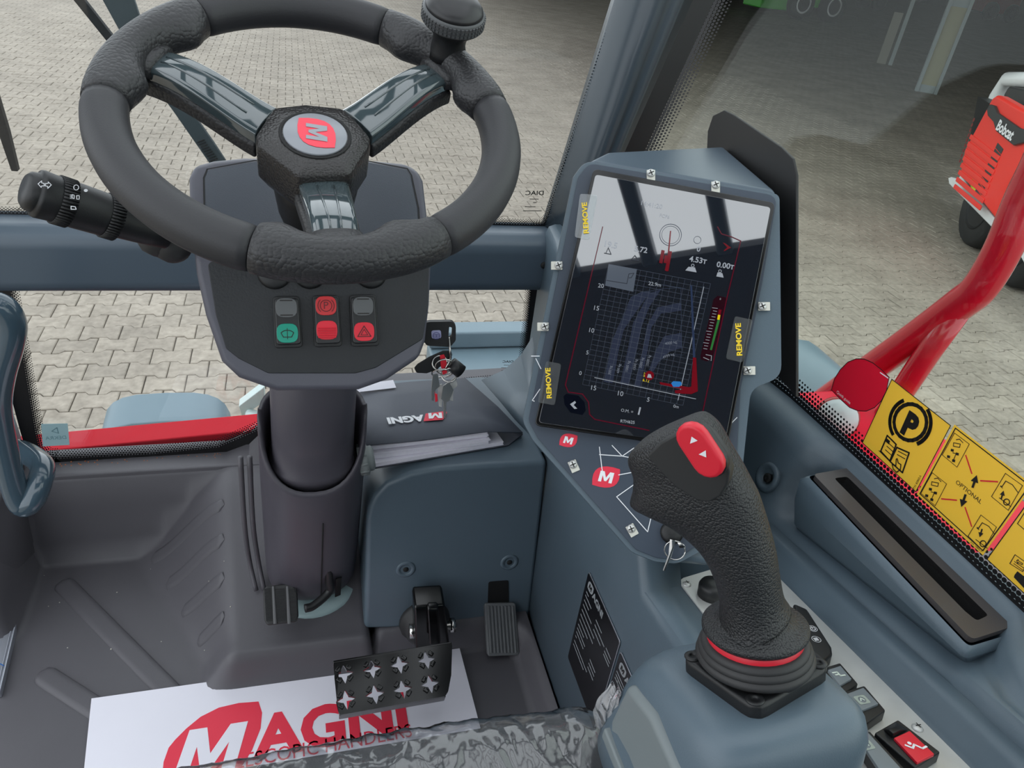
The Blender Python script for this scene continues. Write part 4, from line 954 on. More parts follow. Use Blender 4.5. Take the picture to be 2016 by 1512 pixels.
for sc0 in (.8, .6, .4, .2):
    cxp, cyp = .297, .263
    rings.append([V((cxp + (p.x - cxp) * sc0, cyp + (p.y - cyp) * sc0, 0)) for p in rings[6]])
    rings[-1] = [V((p.x, p.y, .6145 + (J.z - .0185 + .016 - .6145 - (JA.x * max(-.05, min(.05, p.x - J.x)) + JA.y * max(-.05, min(.05, p.y - J.y))) / JA.z))) for p in rings[-1]]
loft('pod', rings, TRIM, jc, wn=False)
SIDE = mat('grey_green_panel', (116, 124, 126), .45)
loft('side_panel', [[V((x, y, z)) for y, z in ((.304, .478), (.312, .52), (.306, .572), (.27, .588), (-.1, .60), (-.1, .478))] for x in (.226, .240)], SIDE, jc, bevel=.006, seg=3)
loft('side_lip', [[V((x, y, z)) for y, z in ((.31, .50), (.31, .512), (-.1, .53), (-.1, .515))] for x in (.221, .23)], SIDE, jc, bevel=.002)
fl = thing('black_flap', 'glossy black curved flap between plastic wrap and grey armrest side', 'flap', at(1235, 1400, x=.26))
FPl = Plane(at(1232, 1380, x=.255), (-.8, -.5, .3), (0, -1, 0))
plate('flap', FPl, [(1246, 1338), (1251, 1356), (1246, 1384), (1234, 1406), (1220, 1424), (1215, 1404), (1217, 1378), (1228, 1352)], 0, .003, BLKG, fl, bevel=.001)
js = thing('joystick', 'black joystick with leather grip and red rocker on the armrest pod', 'joystick', J)
ro = math.radians(16)
BPj = Plane(J, JA, (math.cos(ro), math.sin(ro), 0))
bpl = plate('base_plate', BPj, rnd([(-.0385, -.0355), (.0385, -.0355), (.0385, .0355), (-.0385, .0355)], .012), -.007, .008, BLK, js, px=False, bevel=.003, seg=3)
for a, b in ((-.0315, -.0285), (.0315, -.0285), (.0315, .0285), (-.0315, .0285)):
    lathe('screw', BPj.p(a, b, .008), JA, [(.0062, 0), (.0062, .0006), (.0052, .0012), (.0022, .0012), (.0018, -.002), (0, -.002)], BLK, bpl, 20)
fl_h = HL                                     # height of the collar above the pod
prof = [(.036, .006)]
for k, (r, z) in enumerate(((.0408, .22), (.0392, .44), (.0372, .64))):
    z = .009 + z * (fl_h - .012)
    for t in range(9):
        a = -PI / 2 + PI * t / 8; prof.append((r - .005 + .005 * math.cos(a), z + .0040 * math.sin(a)))
    prof.append((r - .0075, z + .0048))
prof += [(.033, fl_h - .010), (.030, fl_h - .008), (.02, fl_h - .007)]
lathe('bellows', J, JA, prof, RUB, js, 48)
lathe('red_ring', J, JA, [(.027, fl_h - .012), (.0323, fl_h - .012), (.033, fl_h - .010), (.033, fl_h - .003), (.032, fl_h - .002), (.02, fl_h - .002)], RED, js, 40)
nj = V((-J.x, -J.y, 0)).normalized()
JP = Plane(JT, nj, V((0, 0, 1)).cross(nj))
st_ = [((1410, 1232), (1556, 1222), .030), ((1418, 1205), (1542, 1195), .0255), ((1420, 1165), (1535, 1158), .023), ((1407, 1118), (1526, 1098), .0225), ((1378, 1068), (1511, 1040), .023), ((1326, 1024), (1493, 985), .0235), ((1278, 998), (1474, 952), .024), ((1250, 980), (1458, 925), .0235), ((1255, 952), (1443, 902), .0225), ((1256, 925), (1430, 880), .022), ((1246, 897), (1412, 848), .0215), ((1252, 878), (1394, 828), .019), ((1275, 862), (1382, 820), .015), ((1310, 846), (1370, 818), .009)]
grings = []
for i, (a, b, t) in enumerate(st_):
    A, B = JP.px(*a), JP.px(*b); c = (A + B) / 2; hu = (B - A) / 2; e = 2.0 + 1.0 * smooth(4, 8, i); rg_ = []
    for k in range(28):
        q = 2 * PI * k / 28; cs_, sn = math.cos(q), math.sin(q)
        rg_.append(c + hu * math.copysign(abs(cs_) ** (2 / e), cs_) + nj * t * math.copysign(abs(sn) ** (2 / e), sn))
    grings.append(rg_)
# smooth the stations a little by interpolating
fine = []
for i in range(len(grings) - 1):
    p0, p1, p2, p3 = grings[max(0, i - 1)], grings[i], grings[i + 1], grings[min(len(grings) - 1, i + 2)]
    for s in range(4):
        t = s / 4; fine.append([.5 * (2 * b + (c - a) * t + (2 * a - 5 * b + 4 * c - d) * t * t + (3 * b - a - 3 * c + d) * t ** 3) for a, b, c, d in zip(p0, p1, p2, p3)])
fine.append(grings[-1])
gr = loft('grip', fine, GRIP, js, wn=False)
JC = J
lathe('grip_flange', JC, JA, [(.028, fl_h - .002), (.0342, fl_h - .002), (.0362, fl_h + .0005), (.0362, fl_h + .003), (.0345, fl_h + .0045), (.030, fl_h + .0055), (.0262, fl_h + .008), (.0228, fl_h + .013), (.0212, fl_h + .02), (0, fl_h + .02)], GRIP, js, 48)
FPn = Plane(JP.p(0, 0, .0238), nj, JP.u)
fp = plate('face_plate', FPn, [(1273, 898), (1300, 872), (1340, 850), (1377, 840), (1400, 858), (1428, 898), (1437, 930), (1432, 955), (1418, 978), (1396, 990), (1372, 986), (1330, 960), (1300, 930)], -.008, .0012, mat('joystick_face', (40, 41, 42), .5), js, bevel=.0015)
rk = FPn.off(.0012)
A, B = V(rk.loc(1360, 867, .0115)), V(rk.loc(1391, 914, .0115)); d2 = (B - A).normalized(); n2_ = V((-d2.y, d2.x)); rr_ = .0102
cap = [tuple(B + (d2 * math.cos(t) + n2_ * math.sin(t)) * rr_) for t in [-PI / 2 + PI * k / 8 for k in range(9)]] + [tuple(A + (d2 * math.cos(t) + n2_ * math.sin(t)) * rr_) for t in [PI / 2 + PI * k / 8 for k in range(9)]]
plate('rocker_base', rk, [(a * 1.0 + .001, b - .0015) for a, b in cap], 0, .006, BLK, fp, px=False, bevel=.001)
rkb = plate('red_rocker', rk, cap, .004, .0115, RED, fp, px=False, bevel=.0025, seg=3)
rt = rk.off(.0115)
joined('arrow_mark', [polychunk(rt, [V(rt.loc(*p)).to_tuple() for p in q], .0004, px=False) for q in ([(1362, 859), (1359, 873), (1374, 867)], [(1390, 886), (1391, 900), (1376, 894)])], WHITE, rkb)
# ================================================================== FOOTWELL
fc = thing('footwell_cover', 'blue-grey moulded cover box behind the pedals', 'cover', (.21, .95, .05))
FW = Plane((.2, .805, .06), (0, -.992, .126), (1, 0, 0))
fpoly = [(717, 1240), (722, 1020), (726, 1000), (736, 978), (760, 953), (808, 932), (868, 921), (960, 915), (1078, 909), (1042, 1232)]
ring0 = [FW.px(*p) for p in fpoly]
ring1 = [V((p.x, 1.10, min(p.z, .345))) for p in ring0]
loft('cover_shell', [ring0, ring1], TRIM, fc, bevel=.008, seg=4)
for px, py in ((799, 1121), (1003, 1107)):
    q = FW.px(px, py)
    rc = lathe('bolt_recess', q, FW.n, [(.017, -.001), (.013, .002), (.009, .001), (.007, -.003), (0, -.003)], TRIM, fc, 26)
    lathe('bolt', q, FW.n, [(.0045, -.003), (.0045, .001), (.003, .002), (0, .002)], SEAL, rc, 12)
plate('pedal_slot', FW, [(962, 1146), (1001, 1143), (1002, 1200), (960, 1200)], -.002, .0012, SEAL, fc, r=.004)
plate('arm_opening', FW, circ(836, 1225, 43, 20, 40), -.002, .0012, SEAL, fc)
# fillet between cover top, wall and screen post
loft('corner_fillet', [[wv, wv + V((0, 0, k)), wv + V((-.22 * k, 0, .5 * k)), wv + V((-.5 * k, 0, .2 * k)), wv + V((-.9 * k, 0, 0))] for wv, k in ((V((.366, .87, .345)), .012), (V((.375, .96, .345)), .05), (V((.395, 1.085, .345)), .10))], TRIM, ci, wn=False)

# accelerator pedal
ac = thing('accelerator_pedal', 'ribbed black accelerator pedal in the right foot well', 'pedal', at(990, 1290, z=.02))
AP = Plane(at(988, 1240, y=.775), (0, -.80, .60), (1, 0, 0))
aq = rnd([AP.loc(*p) for p in ((954, 1188), (1015, 1187), (1023, 1290), (961, 1293))], .005)
pad = loft('pedal_pad', [[AP.p(a, b, -.012) for a, b in aq], [AP.p(a, b, 0) for a, b in aq]], PEDAL, ac, bevel=.002)
for k in range(8):
    t = (k + .7) / 8.4
    a0 = (lerp(957, 1014, t), 1193); b0 = (lerp(963, 1021, t), 1286)
    joined('tread_rib', [], RUB, pad) if False else plate('tread_rib', AP, [(a0[0] - 1.9, a0[1]), (a0[0] + 1.9, a0[1]), (b0[0] + 1.9, b0[1]), (b0[0] - 1.9, b0[1])], -.001, .0022, PEDAL, pad, bevel=.0006, seg=1)
slab('pedal_arm', [AP.px(968, 1195, -.012), AP.px(1000, 1194, -.012), FW.px(999, 1150), FW.px(966, 1151)], V((0, .006, -.006)), BLK, ac)

# brake pedal with star holes
bk = thing('brake_pedal', 'glossy black steel brake pedal plate with eight star-shaped holes', 'pedal', at(775, 1340, z=.05))
bc = at(775, 1340, z=.115)
a_, b_2 = at(657, 1306, z=.13), at(890, 1268, z=.13)
uu = (b_2 - a_).normalized()
nn_ = uu.cross(V((0, .92, .25))).normalized(); nn_ = nn_ if nn_.z > 0 else -nn_
BK = Plane(bc, V((uu.cross((V((0, .95, .30)) - uu * uu.dot(V((0, .95, .30)))).normalized())).normalized()), uu)
bq = rnd([BK.loc(*p) for p in ((656, 1306), (890, 1268), (888, 1330), (882, 1362), (876, 1372), (668, 1409), (663, 1380))], .003)
loops = [bq]
zz = lambda x, y: (480 + x / 2.3186, 860 + y / 2.3186)
stars = [zz(*p) for p in ((458, 1085), (586, 1062), (711, 1041), (834, 1020), (467, 1202), (599, 1177), (725, 1154), (850, 1130))]
for sx_, sy_ in stars:
    a, b = BK.loc(sx_, sy_); l = []
    for k in range(16):
        an = PI / 8 * k + uu.y; r = (.0136, .0076, .0054, .0076)[k % 4]
        l.append((a + math.cos(an) * r, b + math.sin(an) * r))
    loops.append(l)
vs, fs = fill2d(loops, .005)
pp_ = obj('pedal_plate', [BK.p(v.x, v.y, v.z) for v in vs], fs, BLKG, bk, sm=False)
for sx_, sy_ in stars:      # pressed-up grip lugs between the star points
    a, b = BK.loc(sx_, sy_)
    for k in range(4):
        an = PI / 4 + PI / 2 * k + uu.y
        plate('grip_lug', BK, [(a + math.cos(an - .42) * .0088, b + math.sin(an - .42) * .0088), (a + math.cos(an - .30) * .0140, b + math.sin(an - .30) * .0140), (a + math.cos(an + .30) * .0140, b + math.sin(an + .30) * .0140), (a + math.cos(an + .42) * .0088, b + math.sin(an + .42) * .0088)], .002, .0055, BLKG, pp_, px=False, bevel=.001)
for e0, e1 in ((((656, 1306), (890, 1268))), (((668, 1409), (878, 1372)))):
    A, B = BK.px(*e0), BK.px(*e1); slab('pedal_flange', [A, B, B - BK.n * .018, A - BK.n * .018], BK.v * .004, BLKG, pp_, bevel=.001)
AB = at(848, 1235, y=.76)
slab('pedal_arm', [at(816, 1196, y=.765), at(876, 1192, y=.765), at(886, 1276, y=.745), at(818, 1284, y=.745)], V((0, .035, .01)), BLKG, bk, bevel=.004)
slab('arm_channel', [at(842, 1200, y=.755), at(864, 1199, y=.755), at(868, 1270, y=.735), at(846, 1272, y=.735)], V((0, .012, .004)), BLKG, bk, bevel=.003)
tube('pivot_bolt', [at(808, 1242, y=.775), at(896, 1230, y=.775)], .007, CHROME, bk, 8)
lathe('bolt_nut', at(886, 1231, y=.775), (1, 0, -.05), [(.0, 0), (.0115, 0), (.0115, .008), (.0, .008)], CHROME, bk, 6)
lathe('bolt_head', at(806, 1243, y=.775), (1, 0, -.05), [(.0, 0), (.0115, 0), (.0115, .008), (.0, .008)], CHROME, bk, 6)
lathe('pivot_boot', FW.px(836, 1222), FW.n, [(.043, -.004), (.041, .008), (.036, .012), (.034, .022), (.028, .026), (0, .026)], RUB, bk, 32)

# ================================================================== SHEET ON THE FLOOR
FL = Plane((0, .7, .0052), (0, 0, 1))
sh = thing('floor_sheet', 'white paper floor sheet printed with a big red logo', 'paper sheet', at(540, 1420, z=.003))
sf = plate('sheet', FL, [(180, 1375), (413, 1342), (545, 1330), (903, 1269), (1000, 1640), (150, 1660)], 0, .0006, PAPER, sh)
lf = plate('logo_leaf', FL, [(509, 1381), (470, 1384), (431, 1393), (395, 1411), (367, 1434), (345, 1456), (332, 1472), (322, 1500), (318, 1540), (317, 1580), (380, 1570), (430, 1550), (474, 1512), (496, 1477), (513, 1434), (516, 1403)], .0006, .0009, REDP, sf)
la = FL.loc(398, 1530); lb = FL.loc(412, 1432); ang = math.atan2(FL.loc(600, 1478)[1] - FL.loc(400, 1512)[1], FL.loc(600, 1478)[0] - FL.loc(400, 1512)[0])
mc = FL.loc(416, 1478); ml = FL.loc(352, 1480); mh = FL.loc(418, 1430)
joined('logo_letter', [polychunk(FL, letter_m(mc[0], mc[1], .080, .074, ang * .7, .22), .0012, px=False)], PAPER, lf)
text('logo_lettering', 'AGNI', FL, (497, 1492), (806, 1437), REDP, sf, h=.0010, bold=.04, hs=1.0)
text('small_lettering', 'TELESCOPIC HANDLERS', FL, (420, 1522), (812, 1450), REDP, sf, h=.0010, hs=1.2)

# ================================================================== POUCH AND BOOKLETS
ph = thing('document_pouch', 'grey nylon document pouch lying on the footwell cover', 'pouch', at(850, 860, z=0.3510))
tp = [at(706, 878, z=0.3870), at(830, 866, z=0.3870), at(961, 849, z=0.3850), at(1029, 851, z=0.3690), at(980, 800, z=0.3790), at(916, 744, z=0.3670), at(800, 752, z=0.3690), at(690, 765, z=0.3670)]
ctr = sum(tp, V()) / 8 + V((0, 0, .008))
mids = [(p + ctr) / 2 + V((0, 0, .004)) for p in tp]
n8 = 8; tvs = tp + mids + [ctr]; tfs = []
for k in range(8):
    m = (k + 1) % 8; tfs += [(k, m, 8 + m, 8 + k), (8 + k, 8 + m, 16)]
low = [p + V((0, 0, -.0018)) for p in tvs]
base = len(tvs); tfs2 = tfs + [tuple(i + base for i in reversed(f)) for f in tfs] + [(k, base + k, base + (k + 1) % 8, (k + 1) % 8) for k in range(8)]
tpo = obj('top_flap', tvs + low, tfs2, POUCH, ph, wn=False)
bo = [at(700, 930, z=0.3505), at(1000, 878, z=0.3505), at(1029, 856, z=0.3505), at(914, 746, z=0.3505), at(690, 768, z=0.3505)]
slab('bottom_flap', bo, V((0, 0, .002)), POUCH, ph)
sd = [at(1002, 872, z=0.3525), at(1029, 853, z=0.3530), at(914, 745, z=0.3530), at(914, 745, z=0.3600), at(1029, 851, z=0.3650)]
slab('side_gusset', [sd[1], sd[2], sd[3], sd[4]], V((-.002, 0, 0)), POUCH, ph)
TPl = Plane(ctr + V((0, 0, .0)), (tp[5] - tp[2]).cross(tp[0] - tp[2]).normalized() if (tp[5] - tp[2]).cross(tp[0] - tp[2]).z > 0 else -(tp[5] - tp[2]).cross(tp[0] - tp[2]).normalized(), (1, 0, 0))
pt0 = plate('red_tag', TPl, [(834, 829), (838, 814), (878, 809), (880, 812), (872, 826)], .003, .0034, REDP, tpo)
tc_ = TPl.loc(857, 818, .0042)
joined('tag_letter', [polychunk(TPl, letter_m(tc_[0], tc_[1], .021, .017, PI), .0042, px=False)], WHITE, pt0)
text('pouch_lettering', 'AGNI', TPl, (833, 817), (761, 823), WHITE, tpo, h=.0036, bold=.05, hs=1.1)
wc = plate('loose_card', Plane((0, 0, .376), (0, 0, 1)), [(700, 757), (774, 748), (780, 763), (702, 772)], 0, .0008, PAPER); tag(wc, 'small white card lying on the pouch behind the steering column', 'card')
BOOKP = mat('booklet_paper', (244, 241, 250), .6)
RP = [((728, 877), (961, 851), (731, 887), (962, 861), 0.3820, 'topmost white booklet in the grey pouch', 'booklet'), ((733, 892), (964, 863), (735, 906), (966, 872), 0.3720, 'thick middle white booklet sticking out of the grey pouch', 'booklet'), ((733, 913), (992, 869), (737, 922), (994, 877), 0.3600, 'lowest white booklet lying at the bottom of the grey pouch', 'booklet')]
for a, b, c, d, z, lb, ct in RP:
    A, B = at(*a, z=z), at(*b, z=z); C_ = at(*c, y=A.y); hgt = max(.004, A.z - C_.z)
    t = thing('booklet', lb, ct, (A + B) / 2 - V((0, 0, hgt)), 'booklets in the pouch')
    dirn = (B - A).normalized(); bk_ = V((-dirn.y, dirn.x, 0)) * .08 + V((0, 0, -.016 if z > .38 else (-.010 if z > .366 else -.004)))
    n_ = max(2, int(hgt / .0022))
    for k in range(n_):
        o = V((0, 0, -hgt * k / n_)); jit = dirn * random.uniform(-.002, .002) + bk_ * random.uniform(-.02, .02)
        slab('leaf_bundle', [A + o + jit, B + o + jit, B + bk_ + o + jit, A + bk_ + o + jit], V((0, 0, -hgt / n_ * .93)), BOOKP, t, sm=False)
hf = thing('hose_coupling', 'grey ridged hose coupling beside the steering column', 'coupling', at(722, 930, y=.83))
h0, h1 = at(706, 906, y=.83), at(728, 902, y=.83); hd_ = (h1 - h0).normalized()
GRYP = mat('grey_plastic', (128, 134, 134), .4)
lathe('collar', h0, hd_, [(.0, 0), (.021, 0), (.021, .013), (.018, .014), (.018, .019), (.013, .022), (0, .022)], GRYP, hf, 24)
for k in range(10):
    an = 2 * PI * k / 10; pl0 = Plane(h0, hd_, (0, 0, 1)); c = pl0.p(math.cos(an) * .0205, math.sin(an) * .0205, .0065)
    tube('ridge', [c - hd_ * .006, c + hd_ * .006], .0024, GRYP, hf, 6)
tube('hose', [h0 - hd_ * .05, h0], .014, BLK, hf, 14)

# ================================================================== STEERING COLUMN
axT, axB = V((.013, .80, .60)), V((.0, .905, .095))
cdir = (axB - axT).normalized(); cu = V((1, 0, 0)); cv = cdir.cross(cu).normalized()
if cv.y > 0: cv = -cv                                    # cv points at the operator
sc_ = thing('steering_column', 'dark grey steering column with instrument pod and switches', 'steering column', axB)
def ell(t, a, b, n=40, e=2.3, dt=None):
    out = []
    for k in range(n):
        q = 2 * PI * k / n; c, s = math.cos(q), math.sin(q)
        tt = t + (dt(q) if dt else 0)
        out.append(axT.lerp(axB, tt) + cu * a * math.copysign(abs(c) ** (2 / e), c) + cv * b * math.copysign(abs(s) ** (2 / e), s))
    return out
lathe('floor_flange', axB + V((0, .005, -.012)), (0, -.25, .97), [(.082, 0), (.082, .006), (.077, .01), (.06, .012), (0, .012)], TEAL, sc_, 40)
loft('neck', [ell(-.12, .052, .05), ell(.3, .054, .052), ell(.395, .0545, .053), ell(.40, .058, .056), ell(.425, .058, .056), ell(.43, .0555, .054), ell(.6, .056, .055)], SHROUD, sc_, wn=False)
cut = lambda q: .20 * max(0, math.sin(q)) ** .6 + (.02 if math.sin(q) < 0 else 0)
rs = []
for i, (t, a, b) in enumerate(((.23, .0690, .062), (.26, .0705, .064), (.5, .0715, .066), (.75, .0715, .066), (.92, .071, .065), (.962, .069, .063), (.985, .064, .058))):
    f_t = 1 - smooth(.2, .75, t)
    rs.append(ell(t, a, b, dt=(lambda q, F=f_t: cut(q) * F)))
inner_top = ell(.24, .064, .058, dt=cut)
loft('lower_shroud', [ell(.45, .060, .054, dt=lambda q: cut(q) * .5), inner_top] + rs, SHROUD, sc_, wn=False, cap0=False)
# moulding seam down the front and the cable slot
sm_ = [axT.lerp(axB, t) + cv * .0665 + cu * .012 for t in (.56, .7, .85, .95)]
tube('seam', sm_, .0009, SEAL, sc_, 6)
slab('cable_slot', [axT.lerp(axB, .86) + cu * .034 + cv * .0625, axT.lerp(axB, .86) + cu * .043 + cv * .060, axT.lerp(axB, .965) + cu * .043 + cv * .058, axT.lerp(axB, .965) + cu * .034 + cv * .061], cv * .003, SEAL, sc_)
for dy in (0, 1): tube('loom', bez([axT.lerp(axB, .45) + cu * (-.085 - dy * .012) + V((0, .02, 0)), axT.lerp(axB, .7) + cu * (-.086 - dy * .012), axT.lerp(axB, .9) + cu * (-.083 - dy * .013), axB + cu * (-.075 - dy * .012) + V((0, -.03, 0))], 6), .0038, MATB, sc_, 8)

# pod: lower switch face PF, upper deck PT
eF, eT = math.radians(27), math.radians(60)
PF = Plane(at(620, 620, y=.715), (0, -math.cos(eF), math.sin(eF)), (1, 0, 0))
fold = PF.px(615, 505)
PT = Plane(fold, (0, -math.cos(eT), math.sin(eT)), (1, 0, 0))
low_px = [(850, 503), (846, 600), (838, 672), (826, 705), (762, 748), (706, 768), (545, 770), (470, 744), (436, 712), (404, 620), (386, 540), (382, 505)]
top_px = [(373, 420), (371, 350), (382, 326), (420, 316), (480, 310), (610, 312), (740, 316), (800, 322), (824, 336), (834, 356), (846, 460)]
front = [PF.px(*p) for p in low_px] + [PT.px(*p) for p in top_px]
axd = V((0, .42, -.9)).normalized()
cen = sum(front, V()) / len(front)
def back_ring(d, s): return [cen + (p - cen) * s + V((0, math.cos(eF), -math.sin(eF))) * d for p in front]
vs = front + back_ring(.05, 1.0) + back_ring(.085, .82); n_ = len(front); fs = []
for k in range(n_):
    m = (k + 1) % n_; fs += [(k, m, n_ + m, n_ + k), (n_ + k, n_ + m, 2 * n_ + m, 2 * n_ + k)]
nl = len(low_px)
fs.append(tuple(range(nl))); fs.append((nl - 1,) + tuple(range(nl, n_)) + (0,)); fs.append(tuple(range(2 * n_, 3 * n_)))
pod = obj('pod', vs, fs, PODM, sc_, bevel=.007, seg=4)
DECK = mat('deck_plastic', (64, 70, 80), .42, bump=('noise', 900, .25))
plate('deck_lid', PT, [(404, 470), (401, 350), (408, 335), (500, 318), (720, 318), (800, 334), (808, 345), (822, 410), (825, 470), (700, 482), (520, 482)], .0, .0015, DECK, pod, bevel=.0008)
joined('lid_seam', [linechunk(PT, [(404, 474), (401, 350), (408, 333), (500, 316), (720, 316), (802, 332), (810, 345), (824, 410), (828, 474)], .0016, .0019)], SEAL, pod)
swp = plate('switch_plate', PF, [(408, 515), (845, 500), (843, 600), (832, 668), (740, 724), (700, 735), (528, 735), (470, 706), (445, 686), (425, 620)], -.001, .0012, BLKP, pod, r=.006, bevel=.0008)
for px in (540, 730, 610):
    lathe('panel_button', PF.px(px, 537, .001), PF.n, [(.017, 0), (.017, .002), (.014, .004), (0, .004)], BLK, swp, 24)
RKF = mat('rocker_black', (24, 25, 27), .32)
def col_rocker(cx_, cy_, lens, sym):
    b0 = plate('rocker_switch', PF, [(cx_ - 28, cy_ - 50), (cx_ + 24, cy_ - 51), (cx_ + 31, cy_ + 50), (cx_ - 24, cy_ + 52)], .001, .008, BLK, swp, r=.004, bevel=.001)
    tl = Plane(PF.px(cx_, cy_, .008), (PF.n + PF.v * .05), PF.u)
    plate('rocker_cap', tl, [(cx_ - 25, cy_ - 46), (cx_ + 22, cy_ - 47), (cx_ + 28, cy_ + 44), (cx_ - 21, cy_ + 46)], 0, .007, RKF, b0, r=.004, bevel=.0015, seg=3)
    t2 = tl.off(.007)
    for dy, m, kind in lens:
        c = t2.loc(cx_ + dy * .04, cy_ + dy); ln = plate('lens', t2, [(c[0] + a, c[1] + b) for a, b in rnd([(-.0105, -.0098), (.0105, -.0098), (.0105, .0098), (-.0105, .0098)], .008)], -.0005, .0012, m, b0, px=False, bevel=.0005, seg=1)
        ln_h = .0016; a, b = c
        if kind == 'wash': joined('symbol', [linechunk(t2, [(a + math.cos(t) * .0075, b - .003 + math.sin(t) * .006) for t in [.6 + 1.95 * k / 8 for k in range(9)]] + [(a - .004, b - .004), (a + .004, b - .004)], .0008, ln_h, px=False, closed=True), linechunk(t2, [(a, b - .006), (a, b + .005)], .0006, ln_h, px=False)], INK, ln)
        if kind == 'park': joined('symbol', [linechunk(t2, circ(a, b, .0058, 18), .0008, ln_h, px=False, closed=True), textchunk('P', t2, (a - .0022, b - .0032), (a + .0024, b - .0032), h=ln_h, px=False), linechunk(t2, circ(a, b, .0082, 7, a0=-.8, a1=.8), .0008, ln_h, px=False), linechunk(t2, circ(a, b, .0082, 7, a0=PI - .8, a1=PI + .8), .0008, ln_h, px=False)], mat('maroon_ink', (96, 16, 24), .5) if 'maroon_ink' not in bpy.data.materials else bpy.data.materials['maroon_ink'], ln)
        if kind == 'hazard': joined('symbol', [linechunk(t2, [(a - .0068, b - .005), (a + .0068, b - .005), (a, b + .006)], .001, ln_h, px=False, closed=True), linechunk(t2, [(a - .0035, b - .0033), (a + .0035, b - .0033), (a, b + .0024)], .0007, ln_h, px=False, closed=True)], mat('maroon_ink', (96, 16, 24), .5) if 'maroon_ink' not in bpy.data.materials else bpy.data.materials['maroon_ink'], ln)
        if kind == 'ribs':
            for k in range(5): plate('grip_rib', t2, [(a - .009, b - .008 + k * .0024), (a + .009, b - .008 + k * .0024), (a + .009, b - .0068 + k * .0024), (a - .009, b - .0068 + k * .0024)], .001, .0024, m, ln, px=False)
        if kind == 'dash': joined('symbol', [linechunk(t2, [(a - .0058, b + s), (a + .0058, b + s)], .0012, ln_h, px=False) for s in (.0075, -.0075)], INK, ln)
LENSG = mat('dim_lens', (86, 88, 90), .3)
col_rocker(565, 634, [(-28, LENSG, 'dash'), (22, GREEN, 'wash')], 0)
col_rocker(643, 632, [(-30, mat('dim_red_lens', (190, 44, 48), .3), 'park'), (18, RED, 'ribs')], 0)
col_rocker(716, 631, [(-28, LENSG, 'dash'), (22, RED, 'hazard')], 0)
# indicator stalk
s0, s1 = at(46, 372, y=.70), at(330, 462, y=.745)
sd_ = (s1 - s0); SLn = sd_.length; sd_.normalize()
def sp(px): return (at(px, lerp(372, 462, (px - 46) / 284), y=lerp(.70, .745, (px - 46) / 284)) - s0).dot(sd_)
stm = lathe('indicator_stalk', s0, sd_, [(.0, 0), (.013, .0), (.0165, .003), (.0175, .008), (.0175, .009), (.0205, .0095), (.0212, .012), (.0205, sp(100)), (.0205, sp(150)), (.0200, sp(200)), (.0175, sp(235)), (.016, sp(290)), (.014, SLn), (0, SLn)], BLK, sc_, 36)
for p0_, p1_ in ((108, 138), (204, 230)):
    ch = []; plk = Plane(s0, sd_, (0, 0, 1))
    for k in range(44):
        an = 2 * PI * k / 44; r = .0208 if p0_ < 150 else .0200
        c0_, c1_ = plk.p(math.cos(an) * r, math.sin(an) * r, sp(p0_)), plk.p(math.cos(an) * r, math.sin(an) * r, sp(p1_))
        ch.append(ringmesh(tube_rings([c0_, c1_], .0013, 5)))
    joined('knurl_ring', ch, BLK, stm, sm=True, wn=False)
SK = Plane(s0 + (CAM - s0).normalized() * .0214, (CAM - s0), sd_)
SKc = SK.off(.0006)
joined('stalk_symbol', [linechunk(SKc, [(75, 362), (82, 356), (82, 360), (87, 361), (87, 366), (82, 366), (81, 369)], .0006, 0, closed=True), linechunk(SKc, [(101, 364), (95, 358), (95, 361), (90, 361), (89, 366), (94, 367), (94, 371)], .0006, 0, closed=True), linechunk(SKc, circ(150, 369, 5, 14), .0006, 0, closed=True), polychunk(SKc, circ(169, 375, 4, 12, 3), 0), linechunk(SKc, [(142, 383), (146, 384), (146, 391), (142, 390)], .0006, 0, closed=True), linechunk(SKc, [(156, 385), (151, 385), (151, 392), (156, 392)], .0006, 0, closed=True)] + [linechunk(SKc, [(138, 384 + k * 3), (141, 384 + k * 3)], .0005, 0) for k in range(3)] + [linechunk(SKc, [(140, 406), (148, 407), (150, 412), (140, 412)], .0007, 0, closed=True)], WHITE, stm)
for i, (px, py) in enumerate(((318, 482), (345, 494))):
    q = at(px, py, y=.76); lathe('stalk_boot', q, (.3, -.8, -.4), [(.022, -.03), (.020, -.005), (.014, .004), (.006, .008), (0, .008)], RUB, stm, 16)
# ignition lock
ig = at(866, 655, y=.765)
lathe('ignition_lock', at(822, 655, y=.785), (1, -.1, 0), [(.012, 0), (.012, .010), (.009, .013), (0, .013)], BLK, sc_, 24)

# key fob in the lock and the bunch hanging from it
kf = thing('key_fob', 'black key fob with a pale blue button in the ignition', 'key', ig)
KF = Plane(ig, (-.15, -.95, .25), (1, 0, 0))
fo = rnd([KF.loc(*p) for p in ((836, 632), (890, 631), (897, 640), (897, 668), (886, 681), (836, 678))], .006)
ho = rnd([KF.loc(*p) for p in ((884, 641), (890, 643), (889, 660), (882, 668), (883, 655))], .001)
vs, fs = fill2d([fo, ho], .011)
fbm = obj('fob_body', [KF.p(v.x, v.y, v.z) for v in vs], fs, BLK, kf, sm=False, bevel=.0015)
pb_ = plate('fob_button', KF, [(849, 651), (868, 650), (869, 666), (850, 667)], .005, .0065, mat('pale_lilac', (170, 170, 208), .4), kf, r=.003)
a, b = KF.loc(859, 658.5); joined('button_mark', [linechunk(KF, circ(a, b, .0042, 20), .0006, .0069, px=False, closed=True), linechunk(KF, circ(a - .0012, b, .0019, 14), .0005, .0069, px=False, closed=True), linechunk(KF, circ(a + .0012, b, .0019, 14), .0005, .0069, px=False, closed=True)], mat('violet_ink', (60, 60, 130), .5), pb_)
